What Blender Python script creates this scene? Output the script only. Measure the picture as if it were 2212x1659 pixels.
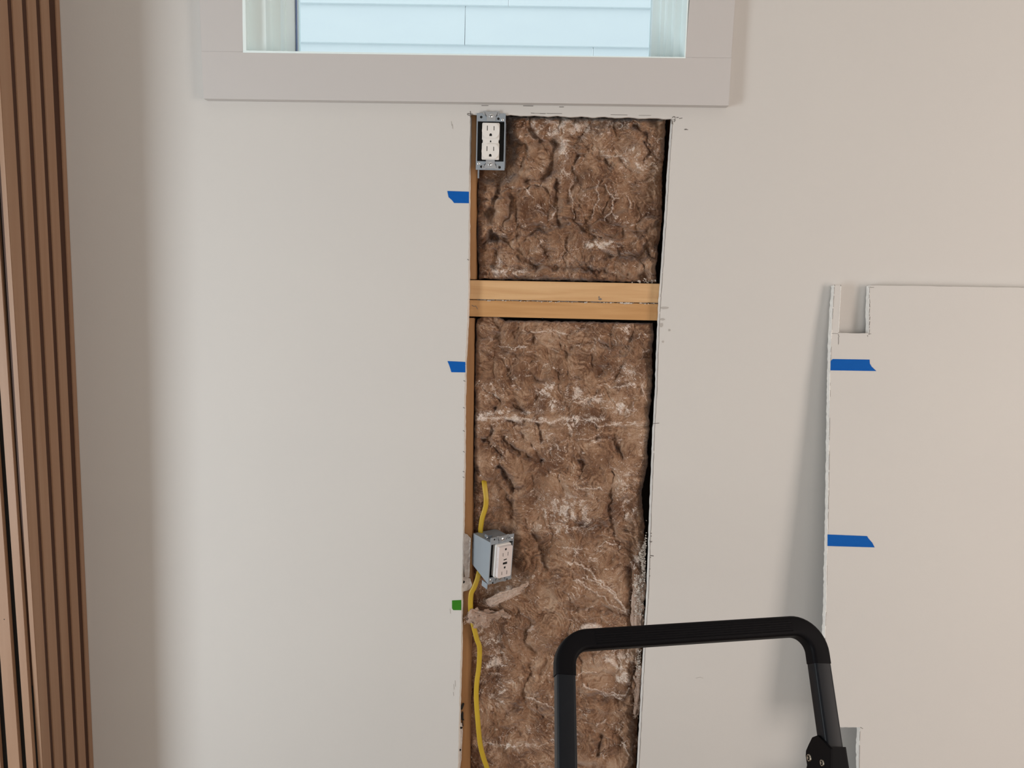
import bpy, bmesh, math, random
import numpy as np
from mathutils import Vector, Matrix
from mathutils.geometry import tessellate_polygon

for o in list(bpy.data.objects):
    bpy.data.objects.remove(o)
S = bpy.context.scene
C = S.collection

# ------------------------------------------------------------------ camera
W, H, F = 2212.0, 1659.0, 1662.0
CX, CY = W / 2, H / 2
nad = Vector((-316.0, 13710.0, F)).normalized()
xv = Vector((67100.0, 1748.0, -F)).normalized()
Zc = -nad
Xc = (xv - Zc * xv.dot(Zc)).normalized()
Yc = Zc.cross(Xc)
CAM = Vector((0.0, -1.55, 1.35))


def c2w(v):
    return Vector((Xc.dot(v), Yc.dot(v), Zc.dot(v)))


cd = bpy.data.cameras.new('camera')
cam = bpy.data.objects.new('camera', cd)
C.objects.link(cam)
S.camera = cam
r_, d_, f_ = c2w(Vector((1, 0, 0))), c2w(Vector((0, 1, 0))), c2w(Vector((0, 0, 1)))
M = Matrix((r_, -d_, -f_)).transposed().to_4x4()
M.translation = CAM
cam.matrix_world = M
cd.sensor_width = 36
cd.lens = F / W * 36
cd.clip_start = 0.02


def P(u, v, y=0.0):
    """world point on the plane Y=y"""
    w = c2w(Vector((u - CX, v - CY, F)))
    return CAM + w * ((y - CAM.y) / w.y)


def PL(u, v, q, n):
    """world point on a plane through q with normal n"""
    w = c2w(Vector((u - CX, v - CY, F)))
    return CAM + w * ((q - CAM).dot(n) / w.dot(n))


# ------------------------------------------------------------------ light
S.view_settings.view_transform = 'Standard'
S.view_settings.look = 'None'
S.view_settings.exposure = 0.0
S.view_settings.gamma = 1.0
wd = bpy.data.worlds.new('world')
S.world = wd
wd.use_nodes = True
wd.node_tree.nodes['Background'].inputs[0].default_value = (0.87, 0.94, 1.0, 1)
wd.node_tree.nodes['Background'].inputs[1].default_value = 1.35


def area(name, loc, tgt, sx, sy, power, col):
    l = bpy.data.lights.new(name, 'AREA')
    l.shape = 'RECTANGLE'
    l.size, l.size_y = sx, sy
    l.energy = power
    l.color = col
    o = bpy.data.objects.new(name, l)
    C.objects.link(o)
    o.location = loc
    o.rotation_euler = (Vector(tgt) - Vector(loc)).to_track_quat('-Z', 'Y').to_euler()
    return o


area('window_light_cool', (-2.45, -1.55, 0.80), (0.0, 0, 0.9), 0.6, 1.5, 47, (0.89, 0.96, 1.0))
area('window_light_warm', (2.5, -1.9, 1.2), (0.9, 0, 0.8), 0.8, 1.9, 36, (1.0, 0.87, 0.78))
area('fill_light_rear', (0.5, -3.7, 0.9), (0.5, 0, 0.8), 2.4, 1.4, 14, (1.0, 0.98, 0.96))  # added soft fill from behind the camera, no window there

# ------------------------------------------------------------------ helpers
rng = random.Random(7)


def tag(o, label=None, cat=None, group=None, kind=None):
    if label: o['label'] = label
    if cat: o['category'] = cat
    if group: o['group'] = group
    if kind: o['kind'] = kind
    return o


def empty(name, loc):
    o = bpy.data.objects.new(name, None)
    C.objects.link(o)
    o.location = loc
    o.empty_display_size = 0.05
    return o


def link(name, me, mat, parent=None):
    mats = mat if isinstance(mat, (list, tuple)) else [mat]
    for m in mats: me.materials.append(m)
    o = bpy.data.objects.new(name, me)
    C.objects.link(o)
    if parent is not None:
        o.parent = parent
        o.matrix_parent_inverse = Matrix.Translation(-Vector(parent.location)) if parent.type == 'EMPTY' else Matrix()
    return o


def pobj(name, bm, mat, parent=None, smooth=False, bevel=0, seg=2):
    bmesh.ops.recalc_face_normals(bm, faces=bm.faces)
    if bevel:
        es = [e for e in bm.edges if len(e.link_faces) == 2 and e.calc_face_angle(0) > 0.5]
        bmesh.ops.bevel(bm, geom=es, offset=bevel, segments=seg, affect='EDGES', clamp_overlap=True)
    me = bpy.data.meshes.new(name)
    bm.to_mesh(me)
    bm.free()
    if smooth:
        for p in me.polygons: p.use_smooth = True
        me.set_sharp_from_angle(angle=math.radians(42))
    return link(name, me, mat, parent)


def add_box(bm, x0, x1, y0, y1, z0, z1, xf=None, mi=0):
    vs = [bm.verts.new(Vector(p) if xf is None else xf(Vector(p))) for p in
          [(x0, y0, z0), (x1, y0, z0), (x1, y1, z0), (x0, y1, z0), (x0, y0, z1), (x1, y0, z1), (x1, y1, z1), (x0, y1, z1)]]
    for f in [(0, 3, 2, 1), (4, 5, 6, 7), (0, 1, 5, 4), (1, 2, 6, 5), (2, 3, 7, 6), (3, 0, 4, 7)]:
        fc = bm.faces.new([vs[i] for i in f])
        fc.material_index = mi


def add_poly(bm, front, back, holes=(), mi=0, mi_side=None):
    """solid between a front and a back outline (same counts); holes = [(front, back), ...]"""
    loops_f = [list(front)] + [list(h[0]) for h in holes]
    loops_b = [list(back)] + [list(h[1]) for h in holes]
    tris = tessellate_polygon(loops_f)
    fv = [bm.verts.new(p) for l in loops_f for p in l]
    bv = [bm.verts.new(p) for l in loops_b for p in l]
    for t in tris:
        try:
            f = bm.faces.new([fv[i] for i in t]); f.material_index = mi
            f = bm.faces.new([bv[i] for i in reversed(t)]); f.material_index = mi
        except ValueError:
            pass
    k = 0
    for l in loops_f:
        n = len(l)
        for i in range(n):
            j = (i + 1) % n
            f = bm.faces.new([fv[k + i], fv[k + j], bv[k + j], bv[k + i]])
            f.material_index = mi if mi_side is None else mi_side
        k += n


def add_cyl(bm, c, axis, r, h, n=24, r2=None):
    """cylinder from c along axis"""
    axis = Vector(axis).normalized()
    a = axis.orthogonal().normalized()
    b = axis.cross(a)
    r2 = r if r2 is None else r2
    v0 = [bm.verts.new(Vector(c) + (a * math.cos(t) + b * math.sin(t)) * r) for t in [2 * math.pi * i / n for i in range(n)]]
    v1 = [bm.verts.new(Vector(c) + axis * h + (a * math.cos(t) + b * math.sin(t)) * r2) for t in [2 * math.pi * i / n for i in range(n)]]
    bm.faces.new(v0); bm.faces.new(list(reversed(v1)))
    for i in range(n):
        j = (i + 1) % n
        bm.faces.new([v0[i], v0[j], v1[j], v1[i]])


def interp(pts, t):
    """piecewise linear x(t) through (t, x) pairs"""
    return float(np.interp(t, [p[0] for p in pts], [p[1] for p in pts]))


def sweep(bm, path, prof, nrm, closed=False, cap=True, twist=None):
    """sweep profile [(a, b)] along path; a along (t x n), b along n"""
    rings = []
    N = len(path)
    for i, p in enumerate(path):
        t = (path[min(i + 1, N - 1)] - path[max(i - 1, 0)]).normalized()
        n = nrm[i] if isinstance(nrm, list) else nrm
        n = (n - t * n.dot(t)).normalized()
        s = t.cross(n)
        rings.append([bm.verts.new(p + s * a + n * b) for a, b in prof])
    m = len(prof)
    for i in range(N - 1):
        for k in range(m):
            l = (k + 1) % m
            bm.faces.new([rings[i][k], rings[i][l], rings[i + 1][l], rings[i + 1][k]])
    if cap:
        bm.faces.new(rings[0]); bm.faces.new(list(reversed(rings[-1])))


def rrect(w, h, r, n=5):
    out = []
    for cx, cy, a0 in ((w / 2 - r, h / 2 - r, 0), (-w / 2 + r, h / 2 - r, 90), (-w / 2 + r, -h / 2 + r, 180), (w / 2 - r, -h / 2 + r, 270)):
        for i in range(n + 1):
            a = math.radians(a0 + 90 * i / n)
            out.append((cx + r * math.cos(a), cy + r * math.sin(a)))
    return out


# ------------------------------------------------------------------ materials
def mat(name, col, rough=0.5, metal=0.0, noise=None, bump=None, spec=0.5, sheen=0):
    """noise=(scale xyz, amount, colour2), bump=(scale, strength)"""
    m = bpy.data.materials.new(name)
    m.use_nodes = True
    nt = m.node_tree
    b = nt.nodes['Principled BSDF']
    b.inputs['Base Color'].default_value = (*col, 1)
    b.inputs['Roughness'].default_value = rough
    b.inputs['Metallic'].default_value = metal
    b.inputs['Specular IOR Level'].default_value = spec
    if sheen: b.inputs['Sheen Weight'].default_value = sheen
    tc = nt.nodes.new('ShaderNodeTexCoord')
    if noise:
        mp = nt.nodes.new('ShaderNodeMapping')
        mp.inputs['Scale'].default_value = noise[0]
        nt.links.new(tc.outputs['Object'], mp.inputs[0])
        nz = nt.nodes.new('ShaderNodeTexNoise')
        nz.inputs['Scale'].default_value = 1
        nz.inputs['Detail'].default_value = 5
        nz.inputs['Distortion'].default_value = 0.6
        nt.links.new(mp.outputs[0], nz.inputs['Vector'])
        rp = nt.nodes.new('ShaderNodeValToRGB')
        rp.color_ramp.elements[0].position = 0.5 - noise[1]
        rp.color_ramp.elements[1].position = 0.5 + noise[1]
        rp.color_ramp.elements[0].color = (*col, 1)
        rp.color_ramp.elements[1].color = (*noise[2], 1)
        nt.links.new(nz.outputs['Fac'], rp.inputs[0])
        nt.links.new(rp.outputs[0], b.inputs['Base Color'])
    if bump:
        nb = nt.nodes.new('ShaderNodeTexNoise')
        nb.inputs['Scale'].default_value = bump[0]
        nb.inputs['Detail'].default_value = 4
        nt.links.new(tc.outputs['Object'], nb.inputs['Vector'])
        bp = nt.nodes.new('ShaderNodeBump')
        bp.inputs['Strength'].default_value = bump[1]
        bp.inputs['Distance'].default_value = 0.002
        nt.links.new(nb.outputs['Fac'], bp.inputs['Height'])
        nt.links.new(bp.outputs[0], b.inputs['Normal'])
    return m


M_wall = mat('wall_paint', (0.60, 0.585, 0.565), 0.75, noise=((2.5, 2.5, 2.5), 0.3, (0.62, 0.605, 0.58)), bump=(260, 0.06))
M_gyp = mat('gypsum_core', (0.86, 0.85, 0.82), 0.9, noise=((120, 120, 120), 0.2, (0.74, 0.72, 0.69)), bump=(700, 0.2))
M_gyp_tan = mat('gypsum_paper', (0.40, 0.33, 0.28), 0.9, noise=((90, 90, 90), 0.2, (0.50, 0.43, 0.38)), bump=(500, 0.5))
M_trim = mat('trim_paint', (0.55, 0.53, 0.52), 0.45, noise=((2, 2, 2), 0.3, (0.56, 0.54, 0.53)))
M_vinyl = mat('window_vinyl', (0.84, 0.96, 0.97), 0.35)  # pale cyan tint paints the outdoor glow onto white vinyl
M_gasket = mat('window_gasket', (0.16, 0.22, 0.42), 0.5)
M_siding = mat('siding_paint', (0.74, 0.78, 0.80), 0.6, noise=((4, 4, 12), 0.3, (0.77, 0.81, 0.82)), bump=(90, 0.1))
M_stud = mat('stud_wood', (0.27, 0.125, 0.045), 0.6, noise=((60, 60, 3), 0.22, (0.43, 0.225, 0.09)), bump=(150, 0.2))
M_block = mat('block_wood', (0.55, 0.31, 0.135), 0.5, noise=((5, 50, 90), 0.22, (0.66, 0.42, 0.21)), bump=(150, 0.2))
M_block2 = mat('block_wood_deep', (0.45, 0.225, 0.075), 0.5, noise=((5, 50, 90), 0.22, (0.57, 0.32, 0.13)), bump=(150, 0.2))
M_dark = mat('dark_sheathing', (0.02, 0.016, 0.013), 0.9)
M_black = mat('matte_black', (0.004, 0.004, 0.004), 0.8)
M_slat = mat('slat_veneer', (0.28, 0.155, 0.088), 0.55, noise=((50, 50, 2.0), 0.25, (0.33, 0.20, 0.125)), bump=(200, 0.08))
M_groove = mat('slat_groove', (0.05, 0.016, 0.005), 0.7)
M_blue = mat('blue_tape', (0.002, 0.095, 0.40), 0.7, spec=0.15, noise=((60, 60, 400), 0.3, (0.002, 0.105, 0.44)), bump=(900, 0.25))
M_green = mat('green_tape', (0.030, 0.17, 0.012), 0.7, spec=0.15, noise=((60, 60, 400), 0.3, (0.04, 0.21, 0.016)), bump=(900, 0.25))
M_galv = mat('galvanised_steel', (0.30, 0.34, 0.38), 0.42, 0.75, noise=((60, 60, 60), 0.25, (0.36, 0.40, 0.45)))
M_galv_face = mat('galvanised_sheet', (0.31, 0.35, 0.39), 0.5, 0.25, noise=((40, 40, 40), 0.25, (0.29, 0.335, 0.38)))
M_yoke = mat('zinc_strap', (0.42, 0.44, 0.46), 0.4, 0.5)
M_screw = mat('screw_steel', (0.75, 0.78, 0.80), 0.22, 1.0)
M_recep = mat('white_plastic', (0.78, 0.76, 0.73), 0.3)
M_gfci = mat('white_gfci_plastic', (0.74, 0.68, 0.67), 0.3)
M_cable = mat('yellow_cable_jacket', (0.42, 0.27, 0.016), 0.38, noise=((25, 25, 9), 0.3, (0.54, 0.37, 0.035)))
M_metal_blk = mat('black_powder_coat', (0.005, 0.0065, 0.0095), 0.4, spec=0.22, noise=((600, 600, 600), 0.3, (0.006, 0.008, 0.012)), bump=(1500, 0.02))
M_grip = mat('black_grip_plastic', (0.004, 0.0038, 0.005), 0.5, spec=0.08)
M_bolt = mat('bolt_steel', (0.55, 0.52, 0.45), 0.3, 1.0)
M_line = mat('pencil_line', (0.17, 0.155, 0.145), 0.8)
M_scuff = mat('scuff_grey', (0.33, 0.31, 0.30), 0.8)
M_scuff2 = mat('scuff_soft', (0.44, 0.415, 0.39), 0.8)
M_floor = mat('floor_wood', (0.30, 0.22, 0.15), 0.5, noise=((3, 30, 3), 0.25, (0.38, 0.28, 0.2)))
M_ceil = mat('ceiling_paint', (0.75, 0.74, 0.72), 0.9)
M_plaster = mat('dried_mud', (0.58, 0.50, 0.46), 0.85, noise=((110, 110, 70), 0.15, (0.74, 0.69, 0.65)), bump=(350, 0.9))


def glass_mat():
    m = bpy.data.materials.new('window_glass')
    m.use_nodes = True
    nt = m.node_tree
    nt.nodes.remove(nt.nodes['Principled BSDF'])
    t = nt.nodes.new('ShaderNodeBsdfTransparent'); t.inputs[0].default_value = (0.95, 0.985, 0.98, 1)
    g = nt.nodes.new('ShaderNodeBsdfGlossy'); g.inputs['Roughness'].default_value = 0.02
    fr = nt.nodes.new('ShaderNodeFresnel'); fr.inputs[0].default_value = 1.35
    mx = nt.nodes.new('ShaderNodeMixShader')
    nt.links.new(fr.outputs[0], mx.inputs[0]); nt.links.new(t.outputs[0], mx.inputs[1]); nt.links.new(g.outputs[0], mx.inputs[2])
    nt.links.new(mx.outputs[0], nt.nodes['Material Output'].inputs[0])
    return m


M_glass = glass_mat()


def wool_mat(name, dark, mid, lite, dustc):
    m = bpy.data.materials.new(name)
    m.use_nodes = True
    nt = m.node_tree
    N, L = nt.nodes, nt.links
    b = N['Principled BSDF']
    b.inputs['Roughness'].default_value = 0.85
    b.inputs['Specular IOR Level'].default_value = 0.25
    b.inputs['Sheen Weight'].default_value = 0.25
    b.inputs['Sheen Roughness'].default_value = 0.5
    tc = N.new('ShaderNodeTexCoord')
    # warp for a matted fibre look
    w = N.new('ShaderNodeTexNoise'); w.inputs['Scale'].default_value = 9; w.inputs['Detail'].default_value = 3
    L.new(tc.outputs['Object'], w.inputs['Vector'])
    sub = N.new('ShaderNodeVectorMath'); sub.operation = 'SUBTRACT'; sub.inputs[1].default_value = (0.5, 0.5, 0.5)
    L.new(w.outputs['Color'], sub.inputs[0])
    sc = N.new('ShaderNodeVectorMath'); sc.operation = 'SCALE'; sc.inputs['Scale'].default_value = 0.28
    L.new(sub.outputs[0], sc.inputs[0])
    ad = N.new('ShaderNodeVectorMath'); ad.operation = 'ADD'
    L.new(tc.outputs['Object'], ad.inputs[0]); L.new(sc.outputs[0], ad.inputs[1])
    mp = N.new('ShaderNodeMapping'); mp.inputs['Scale'].default_value = (75, 75, 22); mp.inputs['Rotation'].default_value = (0, 0.6, 0)
    L.new(ad.outputs[0], mp.inputs[0])
    fib = N.new('ShaderNodeTexNoise'); fib.inputs['Scale'].default_value = 2.6; fib.inputs['Detail'].default_value = 6; fib.inputs['Roughness'].default_value = 0.7
    L.new(mp.outputs[0], fib.inputs['Vector'])
    big = N.new('ShaderNodeTexNoise'); big.inputs['Scale'].default_value = 16; big.inputs['Detail'].default_value = 4
    L.new(tc.outputs['Object'], big.inputs['Vector'])
    tn = N.new('ShaderNodeAttribute'); tn.attribute_name = 'tone'
    mixf = N.new('ShaderNodeMath'); mixf.operation = 'MULTIPLY_ADD'; mixf.inputs[1].default_value = 0.40
    L.new(fib.outputs['Fac'], mixf.inputs[0])
    h2 = N.new('ShaderNodeMath'); h2.operation = 'MULTIPLY'; h2.inputs[1].default_value = 0.60
    L.new(big.outputs['Fac'], h2.inputs[0])
    h3 = N.new('ShaderNodeMath'); h3.operation = 'MULTIPLY_ADD'; h3.inputs[1].default_value = 0.17
    L.new(tn.outputs['Fac'], h3.inputs[0]); L.new(h2.outputs[0], h3.inputs[2]); L.new(h3.outputs[0], mixf.inputs[2])
    b.inputs['Subsurface Weight'].default_value = 0.3
    b.inputs['Subsurface Radius'].default_value = (1.0, 0.55, 0.33)
    b.inputs['Subsurface Scale'].default_value = 0.004
    rp = N.new('ShaderNodeValToRGB')
    rp.color_ramp.elements[0].position = 0.39; rp.color_ramp.elements[0].color = (*dark, 1)
    rp.color_ramp.elements[1].position = 0.66; rp.color_ramp.elements[1].color = (*lite, 1)
    e = rp.color_ramp.elements.new(0.52); e.color = (*mid, 1)
    L.new(mixf.outputs[0], rp.inputs[0])
    # dust
    at = N.new('ShaderNodeAttribute'); at.attribute_name = 'dust'
    sp = N.new('ShaderNodeTexNoise'); sp.inputs['Scale'].default_value = 330; sp.inputs['Detail'].default_value = 5; sp.inputs['Roughness'].default_value = 0.75
    L.new(ad.outputs[0], sp.inputs['Vector'])
    s1 = N.new('ShaderNodeMath'); s1.operation = 'MULTIPLY_ADD'; s1.inputs[1].default_value = 5.5; s1.inputs[2].default_value = -3.35
    L.new(sp.outputs['Fac'], s1.inputs[0])
    s2 = N.new('ShaderNodeMath'); s2.operation = 'MULTIPLY_ADD'; s2.inputs[1].default_value = 1.95
    L.new(at.outputs['Fac'], s2.inputs[0]); L.new(s1.outputs[0], s2.inputs[2])
    cl = N.new('ShaderNodeClamp'); cl.inputs['Max'].default_value = 0.82
    L.new(s2.outputs[0], cl.inputs['Value'])
    mx = N.new('ShaderNodeMix'); mx.data_type = 'RGBA'
    L.new(cl.outputs[0], mx.inputs[0]); L.new(rp.outputs[0], mx.inputs[6]); mx.inputs[7].default_value = (*dustc, 1)
    L.new(mx.outputs[2], b.inputs['Base Color'])
    bp = N.new('ShaderNodeBump'); bp.inputs['Strength'].default_value = 0.35; bp.inputs['Distance'].default_value = 0.002
    L.new(fib.outputs['Fac'], bp.inputs['Height'])
    bp2 = N.new('ShaderNodeBump'); bp2.inputs['Strength'].default_value = 0.3; bp2.inputs['Distance'].default_value = 0.001
    L.new(sp.outputs['Fac'], bp2.inputs['Height']); L.new(bp.outputs[0], bp2.inputs['Normal'])
    L.new(bp2.outputs[0], b.inputs['Normal'])
    return m


M_wool = wool_mat('brown_glass_wool', (0.130, 0.060, 0.030), (0.280, 0.157, 0.090), (0.43, 0.285, 0.19), (0.80, 0.69, 0.61))
M_woolpale = wool_mat('pale_glass_wool', (0.27, 0.165, 0.115), (0.38, 0.255, 0.19), (0.47, 0.34, 0.265), (0.58, 0.46, 0.385))
M_fibre = mat('pale_fibre', (0.58, 0.43, 0.33), 0.5, sheen=0.3)
M_crumb = mat('gypsum_crumb', (0.66, 0.60, 0.54), 0.95, noise=((200, 200, 200), 0.2, (0.5, 0.44, 0.38)))

# ------------------------------------------------------------------ setting
# cut opening in the drywall (front outline in photo points on the wall plane)
HL = [(247, 1015), (420, 1013), (610, 1012), (690, 1010), (780, 1005), (900, 1003), (1000, 1003), (1100, 1001), (1160, 1000), (1250, 998), (1400, 996), (1500, 993), (1600, 991), (1860, 985)]
HR = [(256, 1453), (350, 1446), (480, 1438), (600, 1430), (650, 1426), (760, 1421), (850, 1418), (931, 1413), (1112, 1406), (1200, 1403), (1280, 1400), (1417, 1392), (1608, 1382), (1860, 1369)]


def hole_outline():
    f, b = [], []
    r = random.Random(3)
    n = 90
    for i in range(60):                         # top edge, left to right
        t = i / 60
        u = 1015 + t * 438
        v = 247 + t * 9 + (0.9 * math.sin(i * 0.9) + r.uniform(-0.6, 0.6) if 0 < i else 0)
        f.append(P(u, v, 0)); b.append(P(u + (1 - 2 * t), v + 1.5 * (1 if i else 1), 0.016))
    for i in range(n * 2):                      # right edge, downwards
        v = 256 + (1860 - 256) * i / (n * 2)
        u = interp(HR, v)
        ju, jb = r.uniform(-0.5, 0.5), r.uniform(-0.5, 0.5)
        f.append(P(u + ju, v, 0)); b.append(P(u - 4.0 + ju * .5 + jb, v + (1.5 if i == 0 else 0), 0.016))
    for i in range(20):
        t = i / 20
        u = 1369 + (985 - 1369) * t
        f.append(P(u, 1860, 0)); b.append(P(u, 1860 - 2, 0.016))
    for i in range(n * 2):
        v = 1860 + (247 - 1860) * i / (n * 2)
        u = interp(HL, v)
        ju = r.uniform(-0.9, 0.5)
        f.append(P(u + ju, v, 0)); b.append(P(u + 3.4 + r.uniform(-.5, .5), v, 0.016))
    return f, b


hf, hb = hole_outline()
# window rough opening
wo = [P(519, -620, 0), P(1489, -620, 0), P(1487, 121, 0), P(519, 109, 0)]
xs = [p.x for p in wo]
wx0, wx1 = P(527, 112, 0).x - 0.006, P(1484, 124, 0).x + 0.006
wz0, wz1 = P(1000, 118, 0).z - 0.008, 2.36
win_f = [Vector((wx0, 0, wz1)), Vector((wx1, 0, wz1)), Vector((wx1, 0, wz0)), Vector((wx0, 0, wz0))]
win_b = [Vector((p.x, 0.016, p.z)) for p in win_f]
XL, XR, ZT = -2.6, 2.8, 2.6
outf = [Vector((XL, 0, 0)), Vector((XR, 0, 0)), Vector((XR, 0, ZT)), Vector((XL, 0, ZT))]
outb = [Vector((p.x, 0.016, p.z)) for p in outf]
bm = bmesh.new()
add_poly(bm, outf, outb, holes=[(hf, hb), (win_f, win_b)], mi=0, mi_side=1)
wall = pobj('wall_back', bm, [M_wall, M_gyp])
tag(wall, kind='structure')


# sawing marks and scuffs on the painted face (parts of the wall)
def mark(bm, pts, w, y=-0.0004):
    ps = [P(u, v, y) for u, v in pts]
    for i in range(len(ps) - 1):
        a, b = ps[i], ps[i + 1]
        d = (b - a).normalized()
        s = d.cross(Vector((0, 1, 0))) * (w * 0.000933 / 2)
        add_box_pts(bm, [a - s, a + s, b + s, b - s])


def add_box_pts(bm, q, t=0.0003):
    f = [bm.verts.new(p) for p in q]
    k = [bm.verts.new(p + Vector((0, t, 0))) for p in q]
    bm.faces.new(f); bm.faces.new(list(reversed(k)))
    for i in range(len(q)):
        j = (i + 1) % len(q)
        bm.faces.new([f[i], f[j], k[j], k[i]])


def blob(bm, u, v, ru, rv, y=-0.0004, n=9, r=rng, place=None):
    place = place or (lambda a, b: P(a, b, y))
    add_box_pts(bm, [place(u + ru * math.cos(2 * math.pi * i / n) * r.uniform(.7, 1.15), v + rv * math.sin(2 * math.pi * i / n) * r.uniform(.7, 1.15)) for i in range(n)])


bm = bmesh.new()
v = 262
while v < 1680:                                     # dark broken cut line right of the opening
    L_ = rng.uniform(10, 60)
    if rng.random() < 0.97:
        k = max(2, int(L_ / 10))
        mark(bm, [(interp(HR, v + L_ * i / k) + 0.9 + rng.uniform(-.5, .6), v + L_ * i / k) for i in range(k + 1)], rng.uniform(0.35, 0.9))
    v += L_ + rng.choice([0, 0, 0, rng.uniform(0, 5)])
for vv in (1152, 1158, 1171, 1204, 1229, 1244):
    blob(bm, interp(HR, vv) + 2, vv, 1.5, 1.1)
mark(bm, [(1405, 1200), (1412, 1201)], 2.2); mark(bm, [(1403, 1169), (1409, 1170)], 1.6); mark(bm, [(1410, 915), (1424, 914)], 1.3)
mark(bm, [(1010, 245), (1022, 246.5)], 1.6); mark(bm, [(1009, 246), (1012, 249), (1016, 249)], 1.4); mark(bm, [(1016, 240), (1017, 250)], 1.6)
mark(bm, [(1452, 254), (1456, 251.5), (1459, 254)], 1.6); mark(bm, [(1461, 254), (1466, 253.6)], 1.5); mark(bm, [(1467, 256), (1474, 255)], 1.3); mark(bm, [(1451, 258), (1452, 268)], 2)
for k in range(18):
    blob(bm, 1453 + abs(rng.gauss(0, 4)), 256 + abs(rng.gauss(0, 6)), rng.uniform(.3, .9), rng.uniform(.3, .9))
blob(bm, 1481, 279.5, 3.4, 1.6); blob(bm, 1485, 280.2, 2, .8)
for k in range(6):                                 # little cuts above the opening
    u = rng.uniform(1020, 1440)
    vv = 245 + (u - 1015) * 0.0206 - rng.uniform(2.5, 4)
    mark(bm, [(u, vv), (u + rng.uniform(6, 40), vv + .5)], rng.uniform(.5, 1.0))
mark(bm, [(1040, 228), (1055, 228)], 1.1); mark(bm, [(1130, 228.5), (1152, 229)], 1.3); mark(bm, [(1208, 231), (1218, 231)], 1.2)
for vv in (785, 822, 880, 930, 975, 1018, 1030, 560):
    u = interp(HL, vv)
    mark(bm, [(u - 3, vv), (u + 1, vv + 2)], 1.4)
tag(pobj('cut_mark', bm, M_line, wall), 'dark ragged saw line beside the opening', kind='stuff')
bm = bmesh.new()
for (u, v, a, b) in [(1436, 665, 10, 3), (1431, 690, 6, 3), (1446, 713, 3, 3), (1432, 738, 2.5, 2.5), (1428, 702, 4, 6)]:
    blob(bm, u, v, a, b)
for (u, v) in [(975, 262), (977, 268), (980, 1478), (983, 1470), (979, 1495), (972, 1315)]:
    mark(bm, [(u, v), (u + 1, v + rng.uniform(6, 14))], 1.0)
mark(bm, [(1503, 1465), (1512, 1463), (1519, 1465)], 0.9)
tag(pobj('scuff', bm, M_scuff2, wall), 'faint grey scuffs on the paint', kind='stuff')

# back of the cavity, studs, plates
bm = bmesh.new()
z0, z1 = 0.0, P(1200, 235, 0).z + 0.02
add_box(bm, P(940, 600, 0).x, P(1520, 600, 0).x, 0.107, 0.118, z0, z1)
tag(pobj('wall_sheathing', bm, M_dark), kind='structure')


def stud(name, ua, ub, label, wide=0.038, top=None, bot=None, mat_=None):
    """stud whose room-side face shows between the drywall edge and the line ub(v)"""
    bm = bmesh.new()
    a, b = top, bot
    pa, pb = P(ub[0], a, 0.0175), P(ub[1], b, 0.0175)
    fr = [pb, pa, pa - Vector((wide, 0, 0)), pb - Vector((wide, 0, 0))]
    bk = [Vector((p.x, 0.1055, p.z)) for p in fr]
    add_poly(bm, fr, bk)
    o = pobj(name, bm, mat_ or M_stud, None, bevel=0.0012)
    return tag(o, label, 'stud', 'studs framing the opening')


stud('wall_stud', None, (1029.5, 1028), 'orange wooden stud left of the insulation above the double crosspiece', top=236, bot=603.5)
stud('wall_stud', None, (1024.5, 1011.5), 'orange wooden stud left of the insulation below the double crosspiece', top=687, bot=2040)
o = stud('wall_stud', None, (1500, 1452), 'shadowed wooden stud behind the cut drywall at right of the opening', top=236, bot=2040)

for nm, m_, tl, tr, br, bl, lab in (
        ('blocking_board', M_block, (975, 604.3), (1470, 613.7), (1470, 655.6), (975, 645.4), 'pale wooden crosspiece with dusty top edge, upper of the pair across the opening'),
        ('blocking_board', M_block2, (975, 647), (1470, 657.2), (1470, 693.6), (975, 682.6), 'orange wooden crosspiece with a short crack, lower of the pair across the opening')):
    bm = bmesh.new()
    y = 0.0172
    fr = [P(*bl, y), P(*br, y), P(*tr, y), P(*tl, y)]
    bk = [Vector((p.x, 0.105, p.z)) for p in fr]
    add_poly(bm, fr, bk)
    bb = pobj(nm, bm, m_, None, bevel=0.001)
    tag(bb, lab, 'timber', 'double crosspiece in the opening')
# crack + dust line in the joint, knots
bm = bmesh.new()
for (u, v, a, b) in [(1296, 646.5, 4, 2.4), (1294, 642, 1.8, 2.2), (1172, 690 - 3, 1.2, 1)]:
    blob(bm, u, v, a, b, y=0.0168)
for k in range(60):
    u = rng.uniform(1018, 1418)
    mark(bm, [(u, 646.2 + (u - 975) * .0205 + rng.uniform(-.4, .4)), (u + rng.uniform(4, 14), 646.5 + (u - 965) * .0205)], rng.uniform(.8, 2.0), y=0.0168)
mark(bm, [(1019, 659), (1024, 662), (1028, 661), (1032, 668)], 1.0, y=0.0168)
tag(pobj('crack', bm, M_line, bb), 'dark crack between the boards', kind='stuff')
bm = bmesh.new()
for k in range(90):
    u = rng.choice([rng.uniform(1020, 1420), rng.uniform(1120, 1420), rng.uniform(1340, 1365)])
    c = P(u, 647.3 + (u - 975) * .0206 + rng.uniform(-1.2, 1.2), 0.0162)
    bmesh.ops.create_icosphere(bm, subdivisions=1, radius=rng.uniform(.0004, .0014), matrix=Matrix.Translation(c) @ Matrix.Diagonal((rng.uniform(1, 2.2), .5, .8, 1)))
tag(pobj('gypsum_dust', bm, M_crumb), 'white gypsum specks caught in the joint between the crosspieces', 'dust', kind='stuff')

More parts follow.
